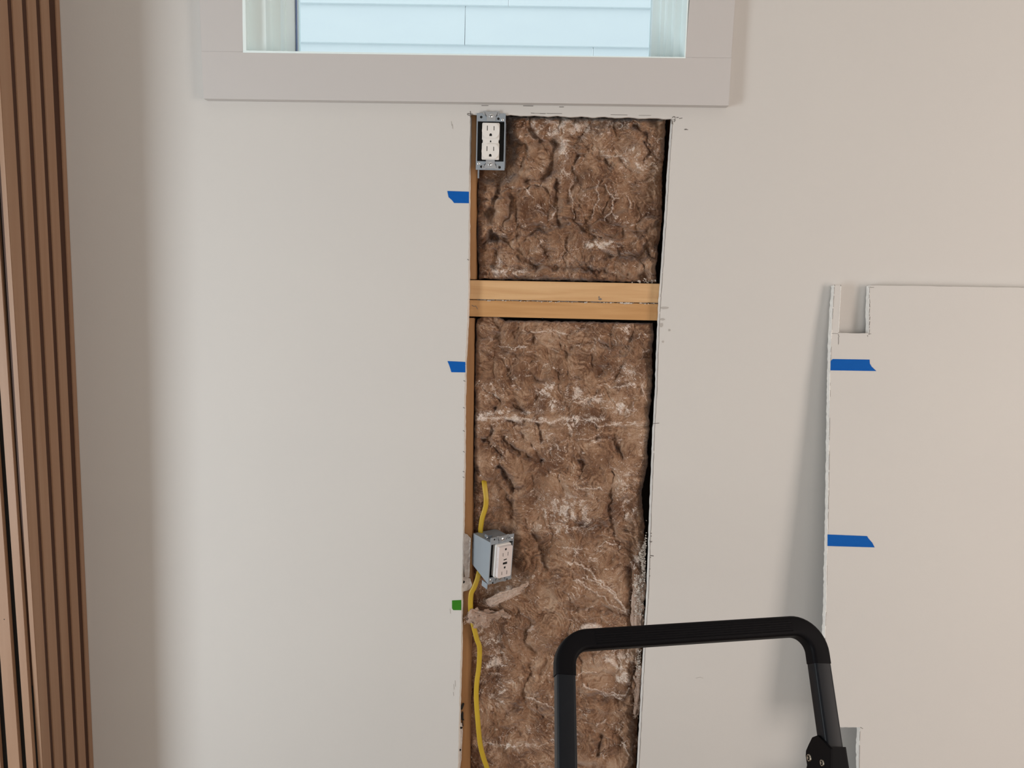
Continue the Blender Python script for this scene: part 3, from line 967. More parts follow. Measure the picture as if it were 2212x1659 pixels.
def batt(name, spec, label, step=1.45):
    edge = surf_factory(spec)
    v0, v1 = spec['v']
    nv = int((v1 - v0) / step); nu = int(spec.get('w', 400) / step)
    sv = np.linspace(0, 1, nv); su = np.linspace(0, 1, nu)
    SU, SV = np.meshgrid(su, sv)
    VL = v0 + (v1 - v0) * SV
    topadj = np.interp(SU, [p[0] for p in spec['top']], [p[1] for p in spec['top']])
    botadj = np.interp(SU, [p[0] for p in spec['bot']], [p[1] for p in spec['bot']])
    V = topadj + (botadj - topadj) * SV
    V += (1 - SV) ** 8 * 2.5 * fbm(SU * 30, SV * 0, 3, spec['seed'] + 50) + SV ** 8 * 3 * fbm(SU * 25, SV * 0, 3, spec['seed'] + 51)
    el = edge(V, 'left') + 3.0 * fbm(V / 26, V * 0, 4, spec['seed'] + 52)
    er = edge(V, 'right') + 3.5 * fbm(V / 24, V * 0, 4, spec['seed'] + 53)
    U = el + (er - el) * SU
    h, dust = wool_height(U, V, spec)
    if 'extra' in spec: h, dust = spec['extra'](U, V, h, dust)
    h = h - np.percentile(h, 55)
    h = np.where(h > 0, 19 * np.tanh(h * 1.3 / 19), 34 * np.tanh(h * 1.35 / 34))
    # round towards the borders
    dU = np.minimum(U - el, er - U); dV = np.minimum(V - topadj, botadj - V)
    d = np.minimum(dU, dV * spec.get('vround', 1.0))
    d = np.maximum(d + 1.5 * perlin(U / 7, V / 7, 3), 0)
    rn = 16.0
    q = np.clip(d / rn, 0, 1)
    yb = spec['y'] - h * 0.001
    y = yb + (1 - np.sqrt(1 - (1 - q) ** 2)) * 0.030
    bor = (SU <= 0) | (SU >= 1) | (SV <= 0) | (SV >= 1)
    y = np.where(bor, 0.100, y)
    y = np.clip(y, spec.get('ymin', 0.003), 0.104)
    # pixel rays -> world
    w = np.stack([U - CX, V - CY, np.full(U.shape, F)], -1)
    R3 = np.array([list(Xc), list(Yc), list(Zc)])
    wd_ = w @ R3.T
    t = (y - CAM.y) / wd_[..., 1]
    pts = np.array(list(CAM)) + wd_ * t[..., None]
    # border row slides straight back so that no sliver leans into the frame
    me = bpy.data.meshes.new(name)
    idx = np.arange(nu * nv).reshape(nv, nu)
    q = np.stack([idx[:-1, :-1], idx[1:, :-1], idx[1:, 1:], idx[:-1, 1:]], -1).reshape(-1, 4)
    me.vertices.add(nu * nv); me.vertices.foreach_set('co', pts.reshape(-1).astype(np.float32))
    me.loops.add(q.size); me.loops.foreach_set('vertex_index', q.reshape(-1).astype(np.int32))
    me.polygons.add(len(q)); me.polygons.foreach_set('loop_start', (np.arange(len(q)) * 4).astype(np.int32))
    me.polygons.foreach_set('loop_total', np.full(len(q), 4, np.int32))
    me.update(calc_edges=True)
    me.polygons.foreach_set('use_smooth', np.ones(len(q), bool))
    at = me.attributes.new('dust', 'FLOAT', 'POINT'); at.data.foreach_set('value', dust.reshape(-1).astype(np.float32))
    at = me.attributes.new('tone', 'FLOAT', 'POINT'); at.data.foreach_set('value', spec['tone'].reshape(-1).astype(np.float32))
    o = link(name, me, spec.get('mat', M_wool))
    tag(o, label, 'insulation', 'insulation batts in the wall opening')
    # loose pale fibres lying on the surface
    rr = random.Random(spec['seed'] * 13 + 1)
    bmf = bmesh.new()
    cnt = spec.get('fibres', 260)
    flat = dust
    tries = 0
    while cnt > 0 and tries < 60000:
        tries += 1
        i, j = rr.randrange(6, nv - 6), rr.randrange(6, nu - 6)
        if rr.random() > 0.012 + 1.0 * flat[i, j] ** 1.5: continue
        ang = rr.gauss(0.0, 0.5) if rr.random() < .7 else rr.uniform(0, math.pi)
        cur = rr.gauss(0, 0.20)
        n = rr.randint(6, 15)
        pp = []
        a, b = float(i), float(j)
        lift = rr.uniform(0.2, 1.3) * .001
        for k in range(n):
            a += math.sin(ang) * 1.7; b += math.cos(ang) * 1.9
            ang += cur + rr.gauss(0, .18)
            if not (3 < a < nv - 4 and 3 < b < nu - 4): break
            p = Vector(pts[int(a), int(b)]); p.y -= lift * math.sin(math.pi * (k + .5) / n) + .0003
            pp.append(p)
        if len(pp) < 4: continue
        rad = rr.uniform(.00008, .00022)
        sweep(bmf, pp, [(rad, 0), (-rad * .5, rad * .8), (-rad * .5, -rad * .8)], Vector((0, -1, 0.01)), cap=False)
        cnt -= 1
    fo = pobj('loose_fibres', bmf, M_fibre, o, smooth=True)
    tag(fo, 'pale wispy strands', kind='stuff')
    return o, (U, V, y)


# upper bay
sp1 = dict(seed=2, v=(252, 608), w=400, y=0.029, lobe=88, lobe_amp=3, base_dust=.22,
           left=[(250, 1034), (340, 1034), (375, 1030), (560, 1030), (575, 1033), (610, 1034)],
           right=[(250, 1440), (300, 1438), (400, 1430), (480, 1429), (560, 1419), (610, 1416)],
           top=[(0, 250), (1, 257)], bot=[(0, 603.5), (1, 611.5)], vround=1.6,
           creases=[([(1202, 307), (1190, 371), (1169, 386), (1133, 392), (1109, 419), (1100, 470), (1064, 509)], 12, 3.2),
                    ([(1064, 509), (1109, 518), (1151, 500), (1196, 485), (1238, 479)], 11, 3.0),
                    ([(1241, 461), (1244, 485), (1281, 509), (1302, 512), (1353, 500), (1383, 503), (1422, 485)], 12, 3.0),
                    ([(1201, 389), (1202, 485)], 9, 2.6),
                    ([(1136, 277), (1169, 304), (1202, 307)], 9, 3),
                    ([(1070, 371), (1076, 413), (1109, 407)], 11, 3),
                    ([(1073, 413), (1060, 470), (1060, 509), (1042, 533)], 12, 3),
                    ([(1027, 458), (1060, 461)], 11, 2.5), ([(1030, 437), (1062, 430)], 10, 2.5),
                    ([(1060, 512), (1091, 521), (1109, 542), (1136, 570), (1211, 579), (1271, 582), (1332, 597), (1377, 600), (1419, 591)], 12, 3),
                    ([(1036, 573), (1100, 579), (1163, 582)], 9, 2.2),
                    ([(1335, 536), (1338, 552), (1386, 558), (1392, 536), (1410, 557)], 11, 2.4),
                    ([(1281, 509), (1259, 539), (1250, 567)], 7, 4),
                    ([(1293, 335), (1314, 356), (1338, 347)], 10, 3.5),
                    ([(1371, 271), (1398, 298), (1407, 325), (1392, 347)], 9, 3),
                    ([(1095, 300), (1110, 318), (1100, 345), (1108, 365)], 13, 6),
                    ([(1245, 300), (1240, 370), (1232, 440)], 5, 4), ([(1040, 590), (1130, 604), (1300, 606)], 9, 3),
                    ([(1300, 545), (1318, 556), (1335, 552)], 9, 5)],
           strands=[([(1289, 392), (1293, 430), (1281, 470)], 2.6, 1.5), ([(1305, 398), (1325, 432), (1338, 428)], 3.5, 2.0),
                    ([(1325, 432), (1320, 455), (1308, 480)], 3, 1.8), ([(1353, 425), (1358, 440), (1368, 450)], 3, 1.8), ([(1322, 455), (1334, 475)], 2, 1.3),
                    ([(1230, 392), (1240, 440), (1238, 470)], 2, 1.3), ([(1302, 338), (1341, 336)], 3, 2.4), ([(1130, 405), (1150, 425)], 2, 1.4),
                    ([(1185, 430), (1198, 455), (1188, 475)], 2, 1.5), ([(1110, 300), (1130, 290), (1160, 300)], 2, 1.5)],
           dust=[(1215, 268, 80, 34, .85), (1300, 268, 70, 24, .62), (1180, 285, 30, 22, .6), (1216, 318, 24, 34, .66), (1224, 375, 26, 22, .6), (1312, 330, 34, 14, .45), (1385, 345, 55, 40, .48),
                 (1300, 528, 44, 14, .85), (1330, 545, 30, 8, .5), (1087, 588, 48, 10, 1.0), (1063, 575, 28, 14, .6), (1180, 545, 60, 30, .32), (1242, 560, 34, 20, .34), (1080, 555, 30, 20, .35), (1168, 365, 18, 12, .5), (1370, 570, 60, 22, .28), (1415, 600, 16, 8, .7), (1175, 400, 30, 24, .3)])


sp1['sites'] = [(1150, 450), (1085, 455), (1045, 430), (1042, 490), (1052, 545), (1088, 550), (1150, 545), (1195, 520), (1250, 545), (1222, 455), (1216, 395), (1285, 430), (1345, 450),
                (1400, 430), (1145, 350), (1170, 268), (1118, 272), (1108, 340), (1238, 268), (1225, 325), (1300, 300), (1365, 280), (1330, 385), (1385, 345), (1425, 310), (1270, 375), (1318, 522), (1375, 525), (1412, 505),
                (1360, 575), (1404, 562), (1295, 575), (1085, 594), (1190, 594), (1265, 600), (1095, 395), (1062, 395)]


def ex1(U, V, h, dust):
    # open pocket behind and below the outlet box
    q = ((U - 1058) / 42) ** 4 + ((V - 305) / 82) ** 4
    h = h - 75 * np.exp(-q * 1.2)
    q2 = ((U - 1045) / 22) ** 2 + ((V - 378) / 14) ** 2
    h = h - 20 * np.exp(-q2)
    # dark patch by the dusty spot
    q3 = ((U - 1312) / 16) ** 2 + ((V - 552) / 9) ** 2
    return h - 6 * np.exp(-q3), dust


sp1['extra'] = ex1
batt('insulation_batt', sp1, 'brown fibreglass insulation around the upper outlet, above the wooden crosspieces')

# middle batt
seam = [(1024, 899), (1060, 903), (1109, 904), (1163, 910), (1205, 910), (1241, 901), (1271, 910), (1296, 916), (1340, 917), (1377, 916), (1404, 920)]
sp2 = dict(seed=9, v=(686, 912), w=390, y=0.036, lobe=74, lobe_amp=7, base_dust=.20,
           left=[(680, 1031), (700, 1028), (760, 1026), (912, 1025)], right=[(680, 1411), (760, 1411), (830, 1409), (912, 1404)],
           top=[(0, 689), (.04, 681), (.11, 683), (.16, 691), (1, 697)],
           bot=[((u - 1024) / 380, v + 1) for u, v in seam], vround=2.5, ymin=.006,
           creases=[([(1032, 765), (1056, 762)], 8, 3), ([(1088, 760), (1104, 828)], 9, 3), ([(1150, 720), (1148, 762)], 6, 3), ([(1220, 738), (1223, 795), (1205, 822), (1150, 822)], 9, 3),
                    ([(1362, 696), (1368, 720), (1352, 744)], 9, 2.6), ([(1090, 868), (1070, 889)], 8, 2.4), ([(1090, 868), (1132, 898)], 8, 2.4), ([(1115, 745), (1130, 720), (1160, 722)], 7, 3),
                    ([(1162, 893), (1210, 893)], 8, 2.4), ([(1240, 740), (1300, 735), (1350, 760)], 6, 3), ([(1330, 790), (1290, 830)], 5, 4)],
           strands=[([(1150, 717), (1190, 714), (1228, 722)], 2.4, 2.0), ([(1072, 748), (1100, 751), (1140, 746)], 2, 1.3), ([(1195, 759), (1208, 764)], 2, 1.2),
                    ([(1140, 757), (1155, 762)], 2, 1.2), ([(1385, 830), (1400, 870)], 2.4, 1.5), ([(1390, 760), (1402, 756)], 2, 1.2), ([(1300, 830), (1330, 836)], 2, 1.3),
                    ([(1242, 872), (1270, 860), (1300, 858)], 2.6, 2), ([(1300, 880), (1330, 884)], 2, 1.5), ([(1026, 832), (1036, 820)], 3, 2.5)],
           dust=[(1354, 715, 14, 24, .62), (1180, 845, 30, 26, .62), (1190, 875, 40, 18, .6), (1240, 850, 22, 30, .62), (1280, 866, 56, 10, .75), (1360, 815, 40, 34, .58), (1345, 880, 34, 18, .75), (1060, 848, 22, 22, .55), (1160, 855, 14, 10, .7),
                 (1100, 892, 70, 8, .6), (1040, 900, 30, 8, .85), (1120, 905, 90, 6, .85), (1250, 905, 60, 10, .8), (1340, 915, 60, 5, .7), (1060, 728, 40, 16, .3), (1200, 720, 60, 14, .35), (1310, 760, 60, 18, .3)])
# lower batt
sp3 = dict(seed=14, v=(906, 1850), w=390, y=0.029, lobe=84, lobe_amp=5.5, base_dust=.13,
           left=[(900, 1025), (1000, 1023), (1100, 1021), (1250, 1018), (1400, 1013), (1500, 1011), (1850, 1002)],
           right=[(900, 1403), (1000, 1399), (1035, 1393), (1060, 1386), (1100, 1390), (1200, 1394), (1350, 1390), (1480, 1384), (1550, 1378), (1659, 1374), (1850, 1364)],
           top=[((u - 1024) / 380, v + 2) for u, v in seam], bot=[(0, 1848), (1, 1852)], vround=2.5,
           creases=[([(1064, 916), (1050, 950)], 8, 2.6), ([(1084, 940), (1120, 976), (1168, 994)], 9, 2.6), ([(1040, 950), (1075, 976), (1085, 1020), (1120, 1060)], 10, 3),
                    ([(1163, 922), (1169, 950)], 7, 2.6), ([(1326, 1020), (1322, 1060), (1318, 1110), (1328, 1170)], 8, 2.6), ([(1040, 1015), (1078, 1008)], 8, 2.4),
                    ([(1150, 1150), (1168, 1190), (1180, 1230)], 9, 6), ([(1225, 1305), (1280, 1300), (1350, 1330)], 6, 5), ([(1363, 1230), (1364, 1290), (1363, 1350)], 11, 3),
                    ([(1310, 940), (1340, 960), (1330, 1000)], 7, 5), ([(1130, 1500), (1150, 1540), (1200, 1560)], 8, 6), ([(1160, 1400), (1140, 1460)], 7, 6), ([(1250, 1500), (1350, 1510)], 6, 4),
                    ([(1370, 1440), (1366, 1500), (1372, 1560), (1370, 1650)], 12, 3), ([(1090, 1240), (1130, 1260)], 6, 4), ([(1300, 1560), (1350, 1600)], 7, 5)],
           strands=[([(1250, 948), (1280, 942), (1300, 933)], 2.6, 1.5), ([(1240, 1054), (1280, 1055), (1305, 1058)], 3, 2), ([(1290, 1180), (1310, 1172), (1330, 1178)], 2.6, 1.6),
                    ([(1225, 1215), (1260, 1222), (1290, 1250), (1335, 1290), (1358, 1325)], 2.6, 2.2), ([(1265, 1240), (1300, 1265), (1340, 1300), (1356, 1330)], 2.4, 1.8), ([(1240, 1250), (1300, 1290), (1350, 1322)], 2.2, 1.6),
                    ([(1200, 1180), (1240, 1186), (1270, 1184)], 2, 1.3), ([(1260, 1480), (1300, 1495), (1350, 1500), (1362, 1490)], 3, 2.2), ([(1240, 1470), (1262, 1452), (1290, 1450)], 2.4, 1.6),
                    ([(1140, 1508), (1180, 1520), (1195, 1535)], 2.4, 1.8), ([(1050, 1605), (1110, 1610), (1160, 1608)], 2.2, 1.5), ([(1165, 1610), (1190, 1605)], 2, 1.4),
                    ([(1340, 1600), (1358, 1625), (1366, 1650)], 2.6, 2), ([(1290, 1570), (1310, 1555)], 3, 2.5), ([(1300, 1500), (1340, 1504)], 3, 2)],
           dust=[(1120, 940, 50, 20, .4), (1250, 920, 50, 12, .6), (1060, 925, 40, 12, .4), (1200, 960, 50, 50, .38), (1390, 950, 20, 20, .4), (1245, 1050, 34, 14, .5), (1225, 1100, 64, 40, .72), (1160, 1080, 26, 20, .35), (1350, 1040, 30, 60, .5), (1355, 1100, 34, 50, .45),
                 (1210, 1140, 80, 14, .6), (1260, 1190, 60, 14, .5), (1270, 1210, 40, 10, .5), (1300, 1265, 50, 14, .35), (1054, 1380, 26, 34, .72), (1072, 1430, 24, 36, .75), (1075, 1500, 22, 30, .66), (1330, 1425, 46, 26, .8), (1350, 1460, 26, 20, .7),
                 (1100, 1610, 90, 12, .5), (1180, 1600, 60, 16, .35), (1090, 1275, 50, 12, .75), (1060, 1300, 30, 14, .6), (1380, 1215, 16, 40, .8), (1376, 1280, 10, 60, .9), (1384, 1420, 12, 60, .95), (1370, 1580, 12, 60, .5), (1340, 1230, 20, 20, .3), (1320, 1330, 40, 14, .4), (1070, 1085, 14, 30, .3), (1028, 1100, 14, 60, .35), (1300, 1110, 30, 20, .3)])


def ex3(U, V, h, dust):
    # the batt above hangs forward and its corner curls over the cable
    lim = np.interp(U, [1010, 1030, 1042, 1060, 1078, 1088, 1100, 1130, 1180, 1300, 1420], [985, 1006, 1026, 1036, 1024, 1012, 1030, 1060, 1070, 1075, 1060])
    lim = lim + 6 * fbm(U / 22, V / 60, 3, 77)
    soft = np.interp(U, [1010, 1100, 1150, 1300], [3, 5, 30, 60])
    k = 1 / (1 + np.exp(np.clip((V - lim) / soft, -30, 30)))
    above = np.clip((912 - V) / 30, 0, 1)
    h = h + (15 - 8 * above) * k - 9 * (U < 1110) * (1 - k) * np.exp(-np.clip(V - lim, 0, 400) / 60.0) - 3
    # pocket around the tilted box
    q = ((U - 1060) / 48) ** 4 + ((V - 1208) / 62) ** 4
    h = h - 36 * np.exp(-q)
    # groove under the cable
    # fluffed rim under the box
    q = ((U - 1100) / 52) ** 2 + ((V - 1285 + (U - 1100) * .5) / 12) ** 2
    h = h + 8 * np.exp(-q)
    q = ((U - 1278) / 26) ** 2 + ((V - 1357) / 12) ** 2
    h = h + 9 * np.exp(-q ** 2); dust = np.maximum(dust, .75 * np.exp(-q ** 3))
    return h, dust


sp3['sites'] = [(1050, 712), (1100, 695), (1128, 735), (1175, 738), (1188, 785), (1085, 800), (1052, 800), (1130, 800), (1255, 790), (1305, 775), (1340, 722), (1388, 735), (1385, 805), (1350, 850), (1245, 850),
                (1182, 860), (1055, 860), (1098, 888), (1142, 870), (1295, 890), (1040, 935), (1080, 922), (1062, 962), (1112, 942), (1150, 930), (1205, 935), (1262, 940), (1312, 945), (1372, 955), (1052, 992),
                (1102, 1000), (1155, 985), (1215, 990), (1290, 985), (1350, 1005), (1182, 1042), (1242, 1035), (1302, 1045), (1360, 1060), (1120, 1050), (1250, 735), (1300, 710), (1230, 700), (1390, 880),
                (1150, 1110), (1220, 1110), (1290, 1120), (1350, 1130), (1210, 1190), (1290, 1210), (1150, 1220), (1330, 1270), (1250, 1280), (1180, 1300), (1120, 1350), (1220, 1370), (1300, 1340), (1070, 1420), (1150, 1450),
                (1280, 1440), (1340, 1450), (1100, 1520), (1180, 1530), (1280, 1530), (1340, 1540), (1060, 1600), (1140, 1610), (1290, 1600), (1350, 1620)]
sp3['site_end'] = 1100
sp3['lobe_amp'] = 5
sp3['v'] = (686, 1850)
sp3['left'] = sp2['left'][:-1] + sp3['left']
sp3['right'] = sp2['right'][:-1] + sp3['right']
sp3['top'] = sp2['top']
MORE = [[(1026, 729), (1062, 729), (1077, 723)], [(1089, 782), (1105, 832)], [(1112, 734), (1122, 713), (1150, 721), (1150, 741)],
        [(1224, 746), (1222, 779), (1208, 802), (1206, 822), (1158, 822), (1140, 797), (1145, 772)], [(1239, 751), (1256, 736), (1294, 741), (1327, 751), (1358, 751)],
        [(1355, 754), (1315, 782), (1294, 812)], [(1365, 696), (1370, 716), (1358, 736)], [(1102, 868), (1132, 891)], [(1041, 837), (1077, 863), (1082, 873), (1051, 893)],
        [(1102, 913), (1122, 939), (1158, 969), (1168, 994)], [(1056, 918), (1059, 944), (1041, 951), (1026, 941)], [(1087, 936), (1092, 967), (1117, 979), (1168, 999)],
        [(1049, 954), (1082, 982), (1089, 1005), (1072, 1030)], [(1039, 1015), (1082, 1010), (1092, 1030), (1117, 1055)], [(1160, 916), (1165, 946), (1193, 959)],
        [(1218, 939), (1256, 956), (1294, 944)], [(1340, 925), (1325, 950), (1345, 985), (1335, 1010)], [(1230, 985), (1262, 1000), (1255, 1030)],
        [(1158, 1162), (1180, 1225), (1193, 1238)], [(1215, 1279), (1244, 1310), (1304, 1317), (1358, 1332)], [(1142, 1462), (1130, 1516), (1092, 1548)], [(1095, 1075), (1110, 1120)],
        [(1145, 1340), (1130, 1390), (1160, 1420)], [(1260, 1560), (1300, 1590), (1290, 1630)], [(1145, 1508), (1180, 1502)], [(1240, 1130), (1300, 1140), (1370, 1150)]]
sp3['creases'] = [(l, 7.5, 2.8) for l in MORE] + [c for c in sp3['creases']] + [([(u, v + 6) for u, v in seam], 7, 2.4)]
sp3['strands'] = sp2['strands'] + sp3['strands'] + [(seam[:6], 4.0, 3.4), (seam[5:], 3.0, 2.0)]
sp3['dust'] = sp2['dust'] + sp3['dust']
sp3['w'] = 390
sp3['ymin'] = .006
sp3['extra'] = ex3
sp3['fibres'] = 620
batt('insulation_batt', sp3, 'long brown fibreglass insulation below the wooden crosspieces, behind the tilted outlet')


# tuft pulled over the yellow cable
def tuft(name, pts, radii, label, y, flat=.55, seed=1, dust=.35):
    bmt = bmesh.new()
    rr = random.Random(seed)
    path = [P(u, v, yy) for (u, v), yy in zip(pts, y)]
    n = len(path)
    rings = []
    for i, p in enumerate(path):
        t = (path[min(i + 1, n - 1)] - path[max(i - 1, 0)]).normalized()
        s = t.cross(Vector((0, -1, 0))).normalized()
        R = radii[i] * .000933
        ring = []
        for k in range(28):
            a = 2 * math.pi * k / 28
            nn = 1 + .22 * math.sin(a * 3 + i * .9 + seed) + .12 * math.sin(a * 7 + i * 1.7) + rr.uniform(-.06, .06)
            ring.append(bmt.verts.new(p + s * math.cos(a) * R * nn + Vector((0, -1, 0)) * math.sin(a) * R * flat * nn))
        rings.append(ring)
    for i in range(n - 1):
        for k in range(28):
            l = (k + 1) % 28
            bmt.faces.new([rings[i][k], rings[i][l], rings[i + 1][l], rings[i + 1][k]])
    bmt.faces.new(rings[0]); bmt.faces.new(list(reversed(rings[-1])))
    bmesh.ops.subdivide_edges(bmt, edges=bmt.edges, cuts=2, use_grid_fill=True)
    bmesh.ops.smooth_vert(bmt, verts=bmt.verts, factor=.5, use_axis_x=True, use_axis_y=True, use_axis_z=True)
    bmt.normal_update()
    co = np.array([v_.co for v_ in bmt.verts]) * 1000
    tdir = (path[-1] - path[0]).normalized()
    al = co[:, 0] * tdir.x + co[:, 2] * tdir.z; ac = -co[:, 0] * tdir.z + co[:, 2] * tdir.x
    amp_ = max(radii) * .000933
    dd = (fbm(al / 14, (ac + co[:, 1]) / 8, 2, seed) * .6 + fbm(al / 6, (ac - co[:, 1]) / 4, 2, seed + 5) * .09) * amp_
    for v_, q in zip(bmt.verts, dd):
        v_.co += v_.normal * float(q)
    o = pobj(name, bmt, M_woolpale, smooth=True)
    at = o.data.attributes.new('dust', 'FLOAT', 'POINT')
    at.data.foreach_set('value', [dust] * len(o.data.vertices))
    # fuzz
    b2 = bmesh.new()
    for k in range(110):
        i = rr.randrange(0, n)
        p = path[i] + Vector((rr.gauss(0, .5), 0, rr.gauss(0, .5))) * radii[i] * .000933
        p.y -= radii[i] * .000933 * flat * .8
        ang = rr.uniform(0, 6.28); pp = []
        for _ in range(6):
            pp.append(p.copy()); p = p + Vector((math.cos(ang), rr.uniform(-.2, .25), math.sin(ang))) * .0014
            ang += rr.gauss(0, .35)
        sweep(b2, pp, [(.0002, 0), (-.0001, .00016), (-.0001, -.00016)], Vector((0, -1, 0.01)), cap=False)
    tag(pobj('loose_fibres', b2, M_fibre, o, smooth=True), kind='stuff')
    return tag(o, label, 'insulation')


tuft('insulation_tuft', [(1007, 1335), (1013, 1334), (1022, 1334), (1036, 1334), (1050, 1335), (1064, 1331), (1080, 1328), (1094, 1329), (1104, 1332)], [5, 14, 19, 19, 17, 11, 7, 5, 2],
     'pale pinkish tuft of insulation caught over the yellow cable below the tilted outlet', [.012, .009, .006, .005, .008, .014, .018, .022, .026], seed=4)
tuft('insulation_tuft', [(1052, 1303), (1070, 1298), (1088, 1290), (1108, 1282), (1126, 1272), (1142, 1258)], [9, 11, 10, 8, 6, 2],
     'pale pinkish strand of insulation sweeping up under the tilted outlet box', [.024, .019, .017, .017, .02, .026], seed=9, dust=.55)
tuft('insulation_tuft', [(1386, 1236), (1383, 1262), (1380, 1290), (1378, 1320), (1379, 1350), (1377, 1385)], [9, 12, 13, 13, 13, 8],
     'pale dusty roll of insulation along the right edge of the opening, above the black grip', [.036, .030, .028, .030, .030, .036], seed=12, dust=.5)
tuft('insulation_tuft', [(1384, 1440), (1380, 1460), (1379, 1490), (1377, 1520), (1374, 1545)], [8, 10, 9, 8, 4],
     'grey fold of insulation at the right edge of the opening, enclosed by the black frame', [.036, .032, .034, .036, .045], seed=15, dust=.4)

# crumbs along the right edge
bm = bmesh.new()
for k in range(1700):
    z_ = rng.random()
    if z_ < .5:
        v = rng.gauss(1205, 30); u = interp([(1150, 1396), (1180, 1388), (1205, 1378), (1215, 1384), (1260, 1392)], v) + rng.uniform(0, 14)
    elif z_ < .72:
        v = rng.uniform(1240, 1330); u = rng.gauss(1381, 6)
    elif z_ < .9:
        v = rng.gauss(1432, 20); u = rng.gauss(1384, 5)
    else:
        if rng.random() < .6: continue
        v = rng.gauss(608, 2.5); u = rng.gauss(1402, 14)
        if u > 1421 or v > 611: continue
    if u > interp(HR, v) - 8: continue
    if v > 1000: yy = rng.uniform(.015, .028)
    else: yy = rng.uniform(.020, .05)
    c = P(u, v, yy)
    s = rng.uniform(.0003, .0012) * (1.8 if rng.random() < .08 else 1)
    add_box(bm, -s, s, -s * .7, s * .7, -s * rng.uniform(.4, 1), s, xf=lambda q, c=c, m=Matrix.Rotation(rng.uniform(0, 3), 3, 'Y') @ Matrix.Rotation(rng.uniform(0, 3), 3, 'X'), t=[rng.uniform(.5, 1.3) for _ in range(3)]: c + m @ Vector((q.x * t[0] * (1 + q.z * 200), q.y * t[1], q.z * t[2])))
tag(pobj('gypsum_crumbs', bm, M_crumb), 'off-white gypsum crumbs and dust along the right cut edge of the opening', 'debris', kind='stuff')

# mud and torn paper on the lower left stud
bm = bmesh.new()
pts = [(1003, 1152), (1009, 1154), (1017, 1163), (1016, 1185), (1015, 1215), (1014, 1247), (1004, 1246), (1002, 1225), (1000.5, 1212), (1000.5, 1180)]
add_poly(bm, [P(u, v, .0105) for u, v in reversed(pts)], [P(u, v, .0172) for u, v in reversed(pts)])
bmesh.ops.subdivide_edges(bm, edges=bm.edges, cuts=3, use_grid_fill=True)
for v_ in bm.verts:
    v_.co.y += .0016 * math.sin(v_.co.z * 420) * math.sin(v_.co.x * 700) if v_.co.y < .015 else 0
tag(pobj('dried_joint_compound', bm, M_plaster), 'white lump of dried plaster on the left stud beside the tilted outlet', 'plaster')
bm = bmesh.new()
pts = [(1000, 1247), (1008, 1245), (1016, 1250), (1020, 1264), (1016, 1272), (1009, 1276), (1003, 1277), (997, 1281), (998.5, 1262)]
add_poly(bm, [P(u, v, .0120) for u, v in reversed(pts)], [P(u, v, .0150) for u, v in reversed(pts)])
pp_ = pobj('drywall_scrap', bm, M_plaster)
tag(pp_, 'torn grey drywall scrap with a screw hole, on the left stud above the green tape', 'drywall scrap')
bm = bmesh.new(); blob(bm, 1001.5, 1257, 2.6, 3, y=.0115); tag(pobj('screw_hole', bm, M_black, pp_), 'dark screw hole')
bm = bmesh.new()
pts = [(992, 1560), (998, 1562), (1000, 1580), (998, 1610), (997, 1640), (992, 1672), (988, 1672), (989, 1620)]
add_poly(bm, [P(u, v, .0125) for u, v in reversed(pts)], [P(u, v, .0165) for u, v in reversed(pts)])
pp_ = pobj('drywall_scrap', bm, M_plaster)
tag(pp_, 'ragged drywall paper remnant with two screw holes at the bottom of the left stud', 'drywall scrap')
for (u, v, a, b) in ((996, 1572, 4, 2.6), (993.5, 1620, 2.8, 3)):
    bm = bmesh.new(); blob(bm, u, v, a, b, y=.012)
    tag(pobj('screw_hole', bm, M_black, pp_), 'dark screw hole')
bm = bmesh.new()
for pts in ([(1000, 1518), (1003, 1520), (1002, 1524), (998, 1534), (995.5, 1532), (996, 1524)], [(999, 1536), (1001, 1540), (1001, 1552), (1003, 1556), (997, 1556), (995, 1545)], [(998.5, 1553), (1000, 1554), (1001, 1569), (999.5, 1569)]):
    add_poly(bm, [P(u, v, .0155) for u, v in reversed(pts)], [P(u, v, .0174) for u, v in reversed(pts)])
tag(pobj('sealant_smear', bm, M_black), 'black sealant smear on the lower left stud', 'sealant')


# ------------------------------------------------------------------ outlets
def frame_from(center, right, up):
    r_ = right.normalized(); u_ = (up - r_ * up.dot(r_)).normalized(); f_ = u_.cross(r_)   # f_ points into the wall
    f_ = r_.cross(u_) * -1
    return lambda v: center + (r_ * v.x + u_ * v.z + f_ * v.y) * 0.001     # local mm: x right, y depth (into wall +), z up


def box(bm, T, x0, x1, y0, y1, z0, z1, bev=0):
    add_box(bm, x0, x1, y0, y1, z0, z1, xf=T)


def poly(bm, T, pts, y0, y1, holes=()):
    fr = [T(Vector((x, y0, z))) for x, z in pts]; bk = [T(Vector((x, y1, z))) for x, z in pts]
    hs = [([T(Vector((x, y0, z))) for x, z in h], [T(Vector((x, y1, z))) for x, z in h]) for h in holes]
    add_poly(bm, fr, bk, holes=hs)


def circ(cx, cz, r, n=16, rx=None):
    return [(cx + (rx or r) * math.cos(2 * math.pi * i / n), cz + r * math.sin(2 * math.pi * i / n)) for i in range(n)]


